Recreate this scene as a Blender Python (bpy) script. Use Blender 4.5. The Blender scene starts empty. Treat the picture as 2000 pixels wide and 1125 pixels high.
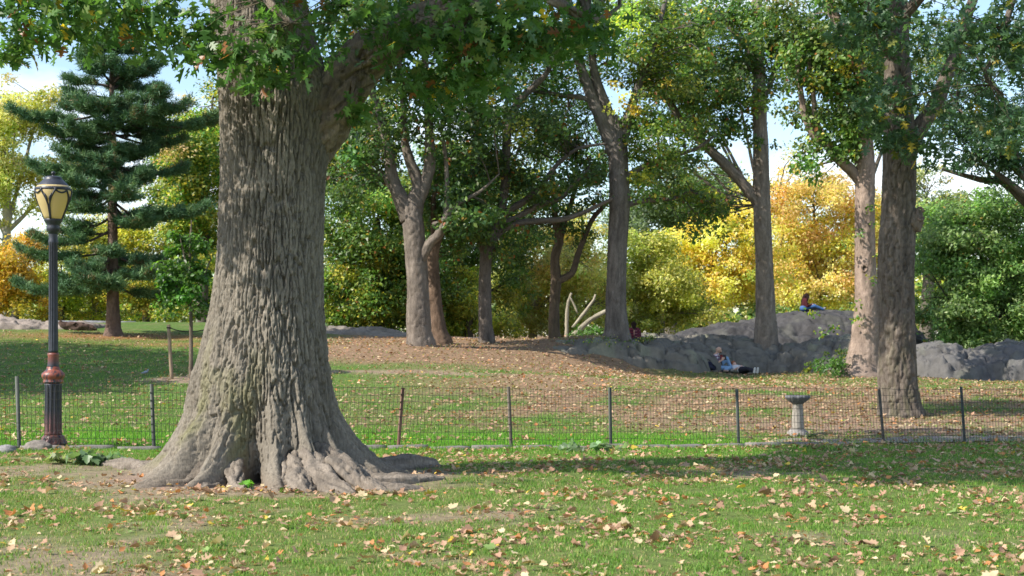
import bpy, math, random
import numpy as np
from mathutils import Vector

sc = bpy.context.scene
C = sc.collection
PI = math.pi
F = 2778.0            # focal length in photo pixels (2000 wide, 50 mm lens)
HZ = 655.0            # photo row of the eye level
CAMH = 1.5

# ------------------------------------------------------------------ camera, world, sun, exposure
cam = bpy.data.cameras.new('camera')
cam.lens = 50.0; cam.sensor_width = 36.0
cam.shift_y = (HZ - 562.5) / 2000.0
cam.clip_start = 0.1; cam.clip_end = 3000.0
cam.dof.use_dof = True; cam.dof.focus_distance = 17.5; cam.dof.aperture_fstop = 4.0
camo = bpy.data.objects.new('camera', cam); C.objects.link(camo)
camo.location = (0, 0, CAMH); camo.rotation_euler = (PI / 2, 0, 0)
sc.camera = camo

SUN_EL = math.radians(41.0)
SUN_H = np.array([-0.89, -0.456]); SUN_H /= np.linalg.norm(SUN_H)
SUN_DIR = np.array([SUN_H[0] * math.cos(SUN_EL), SUN_H[1] * math.cos(SUN_EL), math.sin(SUN_EL)])

world = bpy.data.worlds.new('World'); sc.world = world; world.use_nodes = True
wn = world.node_tree.nodes; wl = world.node_tree.links
wn.clear()
wout = wn.new('ShaderNodeOutputWorld'); wbg = wn.new('ShaderNodeBackground')
sky = wn.new('ShaderNodeTexSky'); sky.sky_type = 'NISHITA'; sky.sun_disc = False
sky.sun_elevation = SUN_EL; sky.sun_rotation = math.atan2(SUN_H[0], SUN_H[1])
sky.air_density = 1.0; sky.dust_density = 0.6; sky.ozone_density = 1.5
tc = wn.new('ShaderNodeTexCoord'); mp = wn.new('ShaderNodeMapping')
mp.inputs['Scale'].default_value = (2.2, 2.2, 5.5); mp.inputs['Location'].default_value = (0.35, 0.2, 0.1)
cn = wn.new('ShaderNodeTexNoise'); cn.inputs['Scale'].default_value = 1.6
cn.inputs['Detail'].default_value = 7.0; cn.inputs['Roughness'].default_value = 0.55
cr = wn.new('ShaderNodeValToRGB')
cr.color_ramp.elements[0].position = 0.52; cr.color_ramp.elements[0].color = (0, 0, 0, 1)
cr.color_ramp.elements[1].position = 0.70; cr.color_ramp.elements[1].color = (1, 1, 1, 1)
cmix = wn.new('ShaderNodeMix'); cmix.data_type = 'RGBA'
cmix.inputs['B'].default_value = (6.6, 6.7, 6.9, 1)
wl.new(tc.outputs['Generated'], mp.inputs['Vector']); wl.new(mp.outputs['Vector'], cn.inputs['Vector'])
wl.new(cn.outputs['Fac'], cr.inputs['Fac']); wl.new(cr.outputs['Color'], cmix.inputs['Factor'])
wl.new(sky.outputs['Color'], cmix.inputs['A']); wl.new(cmix.outputs['Result'], wbg.inputs['Color'])
wbg.inputs['Strength'].default_value = 0.15
wl.new(wbg.outputs['Background'], wout.inputs['Surface'])

sun = bpy.data.lights.new('sun', 'SUN'); sun.energy = 4.6; sun.angle = math.radians(0.53)
sun.color = (1.0, 0.93, 0.82)
suno = bpy.data.objects.new('sun', sun); C.objects.link(suno)
suno.rotation_euler = Vector(SUN_DIR).to_track_quat('Z', 'Y').to_euler()

sc.view_settings.view_transform = 'Standard'; sc.view_settings.look = 'None'
sc.view_settings.exposure = 0.75; sc.view_settings.gamma = 1.0
sc.view_settings.use_curve_mapping = False
sc.render.engine = 'CYCLES'
sc.cycles.use_denoising = True
sc.cycles.max_bounces = 8; sc.cycles.diffuse_bounces = 5; sc.cycles.glossy_bounces = 2
sc.cycles.transmission_bounces = 4; sc.cycles.transparent_max_bounces = 4
sc.cycles.caustics_reflective = False; sc.cycles.caustics_refractive = False

# ------------------------------------------------------------------ helpers
def at(px, py, Y):
    return np.array([(px - 1000.0) * Y / F, Y, CAMH - (py - HZ) * Y / F])

def perlin(p, seed=0):
    p = np.asarray(p, dtype=np.float64)
    i = np.floor(p).astype(np.int64); f = p - i
    u = f * f * f * (f * (f * 6 - 15) + 10)
    def h(dx, dy, dz):
        n = (i[:, 0] + dx) * 374761393 + (i[:, 1] + dy) * 668265263 + (i[:, 2] + dz) * 2147483647 + seed * 1274126177
        n = (n ^ (n >> 13)) * 1274126177
        n = (n ^ (n >> 16)) & 0x7fffffff
        a = (n % 1024) * (2 * PI / 1024); z = ((n // 1024) % 1024) / 511.5 - 1.0
        s = np.sqrt(np.maximum(0, 1 - z * z))
        return (np.cos(a) * s * (f[:, 0] - dx) + np.sin(a) * s * (f[:, 1] - dy) + z * (f[:, 2] - dz))
    x0 = h(0, 0, 0) * (1 - u[:, 0]) + h(1, 0, 0) * u[:, 0]
    x1 = h(0, 1, 0) * (1 - u[:, 0]) + h(1, 1, 0) * u[:, 0]
    x2 = h(0, 0, 1) * (1 - u[:, 0]) + h(1, 0, 1) * u[:, 0]
    x3 = h(0, 1, 1) * (1 - u[:, 0]) + h(1, 1, 1) * u[:, 0]
    y0 = x0 * (1 - u[:, 1]) + x1 * u[:, 1]; y1 = x2 * (1 - u[:, 1]) + x3 * u[:, 1]
    return (y0 * (1 - u[:, 2]) + y1 * u[:, 2]) * 1.5

def fbm(p, octaves=4, seed=0, gain=0.5):
    a = 1.0; s = 0.0; q = np.asarray(p, dtype=np.float64).copy()
    for k in range(octaves):
        s = s + a * perlin(q, seed + k * 17); a *= gain; q = q * 2.03 + 11.3
    return s

def sstep(a, b, x):
    t = np.clip((x - a) / (b - a), 0, 1); return t * t * (3 - 2 * t)

def make_mesh(name, V, faces, mat=None, col=None, smooth=False):
    me = bpy.data.meshes.new(name)
    V = np.asarray(V, dtype=np.float32)
    faces = [np.asarray(f, dtype=np.int32) for f in faces if len(f)]
    me.vertices.add(len(V)); me.vertices.foreach_set('co', V.ravel())
    loops = np.concatenate([f.ravel() for f in faces])
    tot = np.concatenate([np.full(len(f), f.shape[1], dtype=np.int32) for f in faces])
    st = np.concatenate([[0], np.cumsum(tot)[:-1]]).astype(np.int32)
    me.loops.add(len(loops)); me.loops.foreach_set('vertex_index', loops)
    me.polygons.add(len(tot)); me.polygons.foreach_set('loop_start', st)
    if smooth: me.polygons.foreach_set('use_smooth', np.ones(len(tot), dtype=bool))
    if col is not None:
        a = me.attributes.new('col', 'FLOAT_COLOR', 'POINT')
        cc = np.ones((len(V), 4), dtype=np.float32); cc[:, :3] = col
        a.data.foreach_set('color', cc.ravel())
    me.update(calc_edges=True)
    if mat: me.materials.append(mat)
    return me

def link(name, me, parent=None):
    o = bpy.data.objects.new(name, me); C.objects.link(o)
    if parent is not None: o.parent = parent
    return o

def thing(name, label, cat, loc=(0, 0, 0), rz=0.0, group=None):
    o = bpy.data.objects.new(name, None); C.objects.link(o)
    o.location = loc; o.rotation_euler = (0, 0, rz); o.empty_display_size = 0.1
    tag(o, label, cat, group); return o

def tag(o, label, cat, group=None):
    o['label'] = label; o['category'] = cat
    if group: o['group'] = group
    return o

def struct(o): o['kind'] = 'structure'; return o
def stuff(o): o['kind'] = 'stuff'; return o

class Acc:
    """collects vertices, faces and colours for one mesh"""
    def __init__(s): s.V = []; s.F = []; s.C = []; s.n = 0
    def add(s, V, faces, col=None):
        V = np.asarray(V, dtype=np.float64)
        s.V.append(V)
        for f in faces:
            if len(f): s.F.append(np.asarray(f, dtype=np.int64) + s.n)
        s.C.append(np.broadcast_to(np.asarray((1, 1, 1) if col is None else col, dtype=np.float64), (len(V), 3)))
        s.n += len(V)
    def build(s, name, mat, parent=None, smooth=False, off=None):
        V = np.concatenate(s.V)
        if off is not None: V = V - np.asarray(off)
        return link(name, make_mesh(name, V, s.F, mat, np.concatenate(s.C), smooth), parent)

# ------------------------------------------------------------------ materials
def attr_mat(name, rough=0.9, spec=0.2, nscale=None, namt=0.3, bump=0.0, bscale=40.0, trans=0.0, stretch=(1, 1, 1), metal=0.0):
    m = bpy.data.materials.new(name); m.use_nodes = True
    nt = m.node_tree; n = nt.nodes; l = nt.links
    b = n['Principled BSDF']; out = n['Material Output']
    b.inputs['Roughness'].default_value = rough
    b.inputs['Specular IOR Level'].default_value = spec
    b.inputs['Metallic'].default_value = metal
    a = n.new('ShaderNodeAttribute'); a.attribute_name = 'col'
    colout = a.outputs['Color']
    tco = None
    if nscale or bump:
        tco = n.new('ShaderNodeTexCoord'); mpp = n.new('ShaderNodeMapping')
        mpp.inputs['Scale'].default_value = stretch
        l.new(tco.outputs['Object'], mpp.inputs['Vector'])
    if nscale:
        no = n.new('ShaderNodeTexNoise'); no.inputs['Scale'].default_value = nscale
        no.inputs['Detail'].default_value = 6; no.inputs['Roughness'].default_value = 0.65
        l.new(mpp.outputs['Vector'], no.inputs['Vector'])
        mr = n.new('ShaderNodeMapRange'); mr.inputs['From Min'].default_value = 0.25; mr.inputs['From Max'].default_value = 0.75
        mr.inputs['To Min'].default_value = 1 - namt; mr.inputs['To Max'].default_value = 1 + namt
        l.new(no.outputs['Fac'], mr.inputs['Value'])
        vm = n.new('ShaderNodeVectorMath'); vm.operation = 'SCALE'
        l.new(colout, vm.inputs[0]); l.new(mr.outputs['Result'], vm.inputs['Scale'])
        colout = vm.outputs['Vector']
    l.new(colout, b.inputs['Base Color'])
    if bump:
        nb = n.new('ShaderNodeTexNoise'); nb.inputs['Scale'].default_value = bscale
        nb.inputs['Detail'].default_value = 5; nb.inputs['Roughness'].default_value = 0.7
        l.new(mpp.outputs['Vector'], nb.inputs['Vector'])
        bp = n.new('ShaderNodeBump'); bp.inputs['Strength'].default_value = 1.0; bp.inputs['Distance'].default_value = bump
        l.new(nb.outputs['Fac'], bp.inputs['Height']); l.new(bp.outputs['Normal'], b.inputs['Normal'])
    if trans:
        t = n.new('ShaderNodeBsdfTranslucent'); mx = n.new('ShaderNodeMixShader')
        mx.inputs['Fac'].default_value = trans
        br = n.new('ShaderNodeVectorMath'); br.operation = 'MULTIPLY'; br.inputs[1].default_value = (1.25, 1.3, 0.7)
        l.new(colout, br.inputs[0]); l.new(br.outputs['Vector'], t.inputs['Color'])
        l.new(b.outputs['BSDF'], mx.inputs[1]); l.new(t.outputs['BSDF'], mx.inputs[2])
        l.new(mx.outputs['Shader'], out.inputs['Surface'])
    return m

M_BARK = attr_mat('bark', 0.92, 0.15, 42, 0.42, 0.014, 50, stretch=(1, 1, .22))
M_LEAF = attr_mat('leaf', 0.42, 0.5, trans=0.48)
M_LEAF_DRY = attr_mat('dry leaf', 0.75, 0.2, 18, 0.3, trans=0.2)
M_NEEDLE = attr_mat('needle', 0.55, 0.3, trans=0.15)
M_GRASS = attr_mat('grass blade', 0.55, 0.25, trans=0.35)
M_GROUND = attr_mat('ground', 0.95, 0.1, 9, 0.45, 0.02, 30)
M_ROCK = attr_mat('schist', 0.8, 0.3, 3.0, 0.30, 0.02, 14)
M_PAINT = attr_mat('painted iron', 0.42, 0.5, 22, 0.35, 0.002, 60)
M_METAL = attr_mat('weathered steel', 0.6, 0.4, 30, 0.3, 0.001, 80)
M_STONE = attr_mat('granite', 0.85, 0.25, 30, 0.35, 0.004, 50)
M_CLOTH = attr_mat('cloth', 0.9, 0.1, 40, 0.15)
M_SKIN = attr_mat('skin', 0.6, 0.3, 30, 0.08)
M_WOOD = attr_mat('wood', 0.85, 0.2, 30, 0.3, 0.003, 50, stretch=(1, 1, .2))

# ------------------------------------------------------------------ terrain
CTRL = [(60, 874, 17.9), (300, 875, 18.4), (560, 876, 18.9), (1000, 876, 19.6), (1300, 874, 20.3), (1600, 867, 21.2), (1990, 863, 22.0),
        (372, 741, 33), (100, 741, 33), (640, 740, 33), (900, 740, 33), (1200, 748, 33),
        (1500, 800, 27.5), (1755, 812, 26.8), (2000, 800, 28.0), (1410, 728, 47.5), (1260, 722, 44.6), (1120, 706, 42.5), (1180, 712, 43.2),
        (1560, 728, 46.5), (1660, 732, 42.0), (1900, 746, 42.5), (2030, 750, 41),
        (222, 656, 46), (0, 652, 46), (430, 656, 47), (300, 631, 62), (60, 631, 60), (430, 631, 62), (650, 641, 57), (720, 668, 45),
        (818, 674, 42), (860, 672, 43.5), (950, 669, 45), (1083, 662, 47), (1205, 657, 46), (1080, 668, 62), (1200, 668, 62), (900, 664, 60)]
P = [at(*c) for c in CTRL]
for x in (-9, -4, 0, 4, 9):
    for y in (-6, 3, 9, 14): P.append(np.array([x, y, 0.0]))
for x in (-40, 40):
    for y, z in ((-6, 0), (15, 0.1), (35, 0.6), (60, 1.2)): P.append(np.array([x, y, z]))
for x in (6, 16, 28): P.append(np.array([x, 62.0, 1.0]))
for x in (-80, -40, 0, 40, 80):
    for y in (85, 120): P.append(np.array([x, y, 1.5 if x <= 0 else 1.0]))
P = np.array(P)
def _tps(d2): return np.where(d2 > 1e-9, d2 * np.log(d2 + 1e-12), 0.0)
_d2 = ((P[:, None, :2] - P[None, :, :2]) ** 2).sum(2) / 400.0
_n = len(P); _A = np.zeros((_n + 3, _n + 3)); _A[:_n, :_n] = _tps(_d2) + np.eye(_n) * 0.002
_A[:_n, _n] = 1; _A[:_n, _n + 1:] = P[:, :2]; _A[_n, :_n] = 1; _A[_n + 1:, :_n] = P[:, :2].T
_w = np.linalg.solve(_A, np.concatenate([P[:, 2], np.zeros(3)]))
def ground(x, y):
    x = np.asarray(x, dtype=np.float64); y = np.asarray(y, dtype=np.float64); shp = x.shape
    xc = np.clip(x.ravel(), -78, 78); yc = np.clip(y.ravel(), -6, 118)
    z = np.empty(len(xc))
    for s in range(0, len(xc), 20000):
        q = np.stack([xc[s:s + 20000], yc[s:s + 20000]], 1)
        d2 = ((q[:, None, :] - P[None, :, :2]) ** 2).sum(2) / 400.0
        z[s:s + 20000] = _tps(d2) @ _w[:_n] + _w[_n] + q @ _w[_n + 1:]
    q = np.stack([xc, yc, xc * 0], 1)
    z += 0.03 * perlin(q * 0.9, 3) + 0.012 * perlin(q * 3.1, 4)
    return z.reshape(shp)
def gz(x, y): return float(ground(np.array([x]), np.array([y]))[0])

OAK = np.array([(533 - 1000) * 15.2 / F, 15.2])     # axis of the big tree

def ground_cover(x, y):
    """returns (grass, dirt, litter, needles) weights in 0..1 at x, y"""
    q = np.stack([x, y, x * 0], 1)
    px = 1000 + x * F / np.maximum(y, 3)
    n1 = fbm(q * 0.55, 3, 21); n2 = fbm(q * 1.7, 3, 33)
    d_oak = np.hypot(x - OAK[0], (y - OAK[1]) * 1.1)
    dirt = sstep(2.5, 1.5, d_oak + 0.5 * n2)
    dirt = np.maximum(dirt, 0.75 * sstep(0.18, 0.62, n1 + 0.5 * n2 - .06 * x * (y < 17)) * (y < 17))          # bare patches in front
    dirt = np.maximum(dirt, 0.9 * sstep(0.7, 0.1, np.abs(y - 34.6 - 0.35 * n1 - 0.05 * (x + 3))) * sstep(-6.5, -4.5, x) * sstep(0.5, -1.5, x))
    dirt = np.maximum(dirt, 1.1 * np.exp(-((x - 6.2) / 3.2) ** 2 - ((y - 24.2) / 1.8) ** 2))
    dirt = np.maximum(dirt, 0.9 * sstep(1.1, 0.7, np.hypot((x + 7.2) / 1.5, y - 33.0)))
    litter = sstep(35.5, 38.0, y + 0.8 * n1) * sstep(-7.0, -5.0, x) * sstep(5.5, 3.5, x + 0.5 * n1)
    litter = np.maximum(litter, 0.95 * sstep(-0.2, 0.35, n1 + 0.3) * sstep(21.5, 23.5, y) * (1 - .55 * sstep(34, 38, y) * sstep(3, 5, x)) * sstep(-5, 1, x))
    litter = np.maximum(litter, 0.4 * sstep(0.1, 0.5, n2) * sstep(20, 23, y))
    needles = np.exp(-((x + 12.5) / 4.5) ** 2 - ((y - 45.6) / 1.6) ** 2)
    needles = np.maximum(needles, 0.7 * np.exp(-((x + 9.5) / 3.0) ** 2 - ((y - 42.5) / 1.0) ** 2))
    lush = np.exp(-((y - 20.6 - 0.2 * x) / 1.9) ** 2) * sstep(4.6, 2.5, x)
    dirt = dirt * (1 - lush * (d_oak > 2.2)); litter = litter * (1 - lush)
    grass = np.clip(1 - np.maximum(np.maximum(dirt, litter), needles), 0, 1)
    return grass, dirt, litter, needles, lush

xs = np.unique(np.concatenate([np.linspace(-600, -40, 12), np.linspace(-40, -16, 20), np.arange(-16, 18.01, 0.25), np.linspace(18, 40, 18), np.linspace(40, 600, 12)]))
ys = np.unique(np.concatenate([np.linspace(-60, 5, 14), np.arange(5, 52.01, 0.25), np.linspace(52, 120, 40), np.linspace(120, 900, 12)]))
gx, gy = np.meshgrid(xs, ys); Z = ground(gx, gy)
V = np.stack([gx.ravel(), gy.ravel(), Z.ravel()], 1)
nx, ny = len(xs), len(ys)
ii = (np.arange(ny - 1)[:, None] * nx + np.arange(nx - 1)[None, :]).ravel()
FQ = np.stack([ii, ii + 1, ii + nx + 1, ii + nx], 1)
g, d, lt, nd, lush = ground_cover(V[:, 0], V[:, 1])
w = np.stack([g, d, lt, nd], 1); w /= w.sum(1, keepdims=True)
nearf = sstep(24, 16, V[:, 1])[:, None]
gcol = np.array([0.09, 0.155, 0.035]) * (1 - nearf) + np.array([0.12, 0.165, 0.045]) * nearf
gcol = gcol * (1 - lush[:, None]) + np.array([0.10, 0.23, 0.02]) * lush[:, None]
col = w[:, :1] * gcol + w[:, 1:2] * np.array([0.28, 0.205, 0.155]) + w[:, 2:3] * np.array([0.245, 0.165, 0.105]) + w[:, 3:4] * np.array([0.27, 0.14, 0.06])
lawn = link('ground', make_mesh('ground', V, [FQ], M_GROUND, col, True)); struct(lawn)

# ------------------------------------------------------------------ tubes, trunks
def resample(pts, rad, ds):
    pts = np.asarray(pts, float); rad = np.asarray(rad, float)
    if len(pts) < 2: return pts, rad
    Pp = np.vstack([2 * pts[0] - pts[1], pts, 2 * pts[-1] - pts[-2]])
    O, R = [], []
    for i in range(len(pts) - 1):
        p0, p1, p2, p3 = Pp[i], Pp[i + 1], Pp[i + 2], Pp[i + 3]
        n = max(1, int(np.linalg.norm(p2 - p1) / ds))
        t = (np.arange(n) / n)[:, None]
        O.append(0.5 * (2 * p1 + (p2 - p0) * t + (2 * p0 - 5 * p1 + 4 * p2 - p3) * t ** 2 + (3 * p1 - p0 - 3 * p2 + p3) * t ** 3))
        tt = t[:, 0]; tt = tt * tt * (3 - 2 * tt)
        R.append(rad[i] * (1 - tt) + rad[i + 1] * tt)
    O.append(pts[-1:]); R.append(rad[-1:])
    return np.concatenate(O), np.concatenate(R)

def frames(p):
    t = np.gradient(p, axis=0); t /= np.linalg.norm(t, axis=1, keepdims=True) + 1e-9
    a = np.zeros_like(t)
    ref = np.array([1.0, 0, 0]) if abs(t[0, 0]) < 0.8 else np.array([0, 1.0, 0])
    v = ref - t[0] * (ref @ t[0]); a[0] = v / np.linalg.norm(v)
    for i in range(1, len(p)):
        v = a[i - 1] - t[i] * (a[i - 1] @ t[i]); a[i] = v / (np.linalg.norm(v) + 1e-9)
    return t, a, np.cross(t, a)

def tube_faces(n, m):
    i = np.arange(n - 1)[:, None] * m; j = np.arange(m)[None, :]; k = (j + 1) % m
    return np.stack([(i + j).ravel(), (i + k).ravel(), (i + m + k).ravel(), (i + m + j).ravel()], 1)

def tube(acc, pts, rad, m=6, ds=0.3, col=(0.12, 0.1, 0.08), cap=True):
    p, r = resample(pts, rad, ds)
    if len(p) < 2: return
    t, a, b = frames(p)
    th = np.arange(m) * 2 * PI / m
    V = p[:, None, :] + r[:, None, None] * (np.cos(th)[None, :, None] * a[:, None, :] + np.sin(th)[None, :, None] * b[:, None, :])
    fs = [tube_faces(len(p), m)]
    V = V.reshape(-1, 3)
    if cap:
        fs.append(np.array([list(range(m))[::-1]])); fs.append(np.array([[(len(p) - 1) * m + k for k in range(m)]]))
    acc.add(V, fs, col)

def bark_height(cx, cy, cz, seed, aspect=5.0):
    """ridge pattern from coordinates already divided by the ridge spacing"""
    p = np.stack([cx, cy, cz / aspect], 1)
    wv = np.stack([cx * 0.6, cy * 0.6, cz / 4.0], 1)
    w1 = perlin(wv, seed + 5); w2 = perlin(wv + 31.7, seed + 6)
    p[:, 0] += 0.17 * w1; p[:, 1] += 0.17 * w2
    n1 = perlin(p * 0.75, seed); n2 = perlin(p * np.array([1.5, 1.5, 1.3]) + 7.7, seed + 1)
    f1 = sstep(0.015, 0.15, np.abs(n1)); f2 = sstep(0.01, 0.13, np.abs(n2))
    fine = perlin(np.stack([cx * 2.6, cy * 2.6, cz * 1.1], 1), seed + 2)
    brk = perlin(np.stack([cx * 1.0, cy * 1.0, cz * 0.55], 1), seed + 3)
    return 0.60 * f1 + 0.38 * f2 + 0.13 * fine + 0.08 * brk

def bark_tube(acc, pts, rad, m=40, ds=0.04, ridge=0.06, depth=0.02, seed=0, col=(0.2, 0.165, 0.135), lobes=0.0, lobe_h=0.8, moss=0.0, twist=0.0, gnarl=0.03):
    p, r = resample(pts, rad, ds)
    t, a, b = frames(p)
    th = np.arange(m) * 2 * PI / m
    s = np.concatenate([[0], np.cumsum(np.linalg.norm(np.diff(p, axis=0), axis=1))])
    R = np.median(r)
    T, S = np.meshgrid(th, s); Rr = np.repeat(r[:, None], m, 1)
    ca, sa = np.cos(T + twist * S), np.sin(T + twist * S)
    h = bark_height((ca * R / ridge).ravel(), (sa * R / ridge).ravel(), (S / ridge).ravel(), seed).reshape(T.shape)
    q = np.stack([ca.ravel() * 1.3, sa.ravel() * 1.3, S.ravel() * 1.3 / max(R * 4, .3)], 1)
    g1 = perlin(q, seed + 9).reshape(T.shape)
    Rr = Rr * (1 + gnarl * 2.0 * g1)
    if lobes:
        fall = np.exp(-(S / lobe_h) ** 1.3)
        rng = np.random.RandomState(seed)
        L = np.zeros_like(T); k = 6
        for i in range(k):
            c0 = 2 * PI * (i + rng.uniform(-.25, .25)) / k
            dd = np.angle(np.exp(1j * (T - c0)))
            L += rng.uniform(.6, 1.1) * np.exp(-(dd / 0.33) ** 2)
        Rr = Rr * (1 + lobes * fall * (L - 0.35))
    Rr = Rr + 1.7 * depth * (h - 0.5) * np.clip(Rr / R, 0.35, 1.3)
    V = p[:, None, :] + Rr[:, :, None] * (np.cos(T)[:, :, None] * a[:, None, :] + np.sin(T)[:, :, None] * b[:, None, :])
    c = np.asarray(col)[None, :] * (1 + 0.22 * fbm(q * 1.7 + 3, 3, seed + 20).ravel())[:, None]
    c = c * (1 + .42 * perlin(np.stack([(ca * R / .085).ravel(), (sa * R / .085).ravel(), (S / .7).ravel()], 1), seed + 25) + .25 * perlin(np.stack([(ca * R / .035).ravel(), (sa * R / .035).ravel(), (S / .25).ravel()], 1), seed + 26))[:, None]
    if moss:
        mm = moss * sstep(-0.1, 0.5, fbm(q * 2.2, 3, seed + 30).ravel()) * np.exp(-S.ravel() / 1.6)
        c = c * (1 - mm[:, None]) + np.array([0.12, 0.13, 0.05]) * mm[:, None]
    fs = [tube_faces(len(p), m), np.array([[(len(p) - 1) * m + k for k in range(m)]]), np.array([list(range(m))[::-1]])]
    acc.add(V.reshape(-1, 3), fs, c)

# ------------------------------------------------------------------ leaf templates
def leaf_lobed(curl=0.1, fold=0.18):
    right = [(0.0, 0.0), (0.14, 0.02), (0.20, 0.20), (0.33, 0.31), (0.35, 0.13), (0.44, 0.09), (0.50, 0.31), (0.67, 0.40), (0.63, 0.15), (0.73, 0.10), (0.85, 0.24), (0.86, 0.08), (1.0, 0.0)]
    k = len(right); mid = [(x, 0.0) for x in (0.86, 0.63, 0.35)]
    V = []; 
    def z(x, y): return fold * abs(y) - curl * (x - 0.35) ** 2
    for x, y in right: V.append((x, y, z(x, y)))
    for x, y in right[1:-1]: V.append((x, -y, z(x, y)))
    f1 = list(range(k)); f2 = [0] + [k + i for i in range(k - 2)] + [k - 1]
    return np.array(V), [np.array([f1]), np.array([f2[::-1]])]
def leaf_broad(curl=0.1, fold=0.2):
    right = [(0, 0), (0.05, 0.12), (-0.02, 0.3), (0.2, 0.36), (0.3, 0.55), (0.42, 0.42), (0.58, 0.50), (0.6, 0.26), (0.78, 0.24), (1.0, 0.0)]
    k = len(right); V = []
    def z(x, y): return fold * abs(y) - curl * (x - 0.35) ** 2
    for x, y in right: V.append((x, y, z(x, y)))
    for x, y in right[1:-1]: V.append((x, -y, z(x, y)))
    f1 = list(range(k)); f2 = [0] + [k + i for i in range(k - 2)] + [k - 1]
    return np.array(V), [np.array([f1]), np.array([f2[::-1]])]
RHOMB = (np.array([(0, 0, 0), (0.42, 0.32, 0.09), (1, 0, -0.06), (0.42, -0.32, 0.09)]), [np.array([[0, 2, 1], [0, 3, 2]])])

TRI = (np.array([(0, -0.22, 0), (0.12, 0.36, 0.05), (1, 0, -0.05)]), [np.array([[0, 2, 1]])])

def orient(n, rng, up=0.7, out=None, outw=0.5, droop=0.5):
    nv = rng.normal(size=(n, 3)); nv[:, 2] += up
    if out is not None: nv += outw * out
    nv /= np.linalg.norm(nv, axis=1, keepdims=True) + 1e-9
    t = rng.normal(size=(n, 3)); t[:, 2] -= droop
    t -= nv * (t * nv).sum(1, keepdims=True); t /= np.linalg.norm(t, axis=1, keepdims=True) + 1e-9
    return nv, t, np.cross(nv, t)

def place(acc, tmpl, pos, size, fr, col):
    TV, TF = tmpl; nv, t, b = fr
    n, k = len(pos), len(TV)
    V = pos[:, None, :] + size[:, None, None] * (TV[None, :, 0, None] * t[:, None, :] + TV[None, :, 1, None] * b[:, None, :] + TV[None, :, 2, None] * nv[:, None, :])
    off = (np.arange(n) * k)[:, None, None]
    fs = [(f[None, :, :] + off).reshape(-1, f.shape[1]) for f in TF]
    acc.add(V.reshape(-1, 3), fs, np.repeat(col, k, axis=0))

def pick(pal, n, rng, jit=0.18):
    cols = np.array([p[0] for p in pal]); w = np.array([p[1] for p in pal], float); w /= w.sum()
    c = cols[rng.choice(len(cols), n, p=w)]
    return c * np.exp(rng.normal(size=(n, 1)) * jit)

G_DARK = [((0.065, 0.13, 0.04), 6), ((0.085, 0.16, 0.04), 5), ((0.14, 0.20, 0.045), 2), ((0.30, 0.20, 0.04), .25), ((0.28, 0.10, 0.03), .25)]
G_MID = [((0.095, 0.18, 0.04), 6), ((0.14, 0.235, 0.047), 5), ((0.25, 0.31, 0.06), 2.5), ((0.40, 0.30, 0.04), .5), ((0.32, 0.13, 0.04), .35)]
G_BRIGHT = [((0.08, 0.19, 0.03), 6), ((0.11, 0.24, 0.035), 4), ((0.06, 0.13, 0.03), 3)]
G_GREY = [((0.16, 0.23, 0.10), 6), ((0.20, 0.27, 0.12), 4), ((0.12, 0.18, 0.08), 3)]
YG = [((0.38, 0.40, 0.06), 5), ((0.27, 0.33, 0.055), 5), ((0.55, 0.48, 0.07), 3), ((0.16, 0.23, 0.04), 3)]
PALE = [((0.62, 0.58, 0.20), 5), ((0.48, 0.50, 0.15), 5), ((0.70, 0.60, 0.22), 3), ((0.30, 0.37, 0.11), 2), ((0.62, 0.46, 0.20), 1.5)]
YELLOW = [((0.85, 0.64, 0.10), 6), ((0.85, 0.58, 0.14), 4), ((0.66, 0.60, 0.11), 3), ((0.85, 0.58, 0.24), 2), ((0.30, 0.34, 0.06), .6)]
ORANGE = [((0.85, 0.61, 0.22), 6), ((0.85, 0.55, 0.26), 5), ((0.85, 0.66, 0.18), 3), ((0.66, 0.56, 0.14), 2), ((0.16, 0.18, 0.04), .6)]
DEEPOR = [((0.60, 0.37, 0.05), 6), ((0.62, 0.44, 0.06), 4), ((0.46, 0.27, 0.05), 2), ((0.30, 0.28, 0.05), 2)]

def foliage(acc, centers, crad, nleaf, lsize, pal, rng, tmpl=RHOMB, up=0.7, flat=0.6, clump_jit=0.22, core=None, droop=0.5, clump_pal=None):
    """leaf clumps: centers (n,3), crad (n,), nleaf leaves per clump"""
    n = len(centers)
    if core is None: core = centers.mean(0)
    ncl = np.maximum(3, (nleaf * (crad / crad.mean()) ** 2 * rng.uniform(.6, 1.4, n))).astype(int)
    idx = np.repeat(np.arange(n), ncl); N = len(idx)
    dvec = rng.normal(size=(N, 3)); dvec /= np.linalg.norm(dvec, axis=1, keepdims=True)
    rr = rng.uniform(0, 1, N) ** 0.45
    offv = dvec * (rr * crad[idx])[:, None]; offv[:, 2] *= flat
    offv += 0.22 * crad[idx][:, None] * rng.normal(size=(N, 3)) * np.array([1, 1, .7])
    pos = centers[idx] + offv
    out = pos - core; out /= np.linalg.norm(out, axis=1, keepdims=True) + 1e-9
    c = pick(pal, N, rng)
    tint = np.exp(rng.normal(size=(n, 1)) * clump_jit) * np.exp(rng.normal(size=(n, 3)) * 0.06)
    if clump_pal is not None:
        cp, frac = clump_pal
        sel = rng.uniform(size=n) < frac
        cc = pick(cp, N, rng); m = sel[idx]; c[m] = cc[m]
    c = np.clip(c * tint[idx], 0, 0.85)
    fr = orient(N, rng, up, out + dvec * 0.5 + SUN_DIR[None] * 1.3, 0.5, droop)
    place(acc, tmpl, pos, lsize * rng.uniform(.7, 1.3, N), fr, c)

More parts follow.
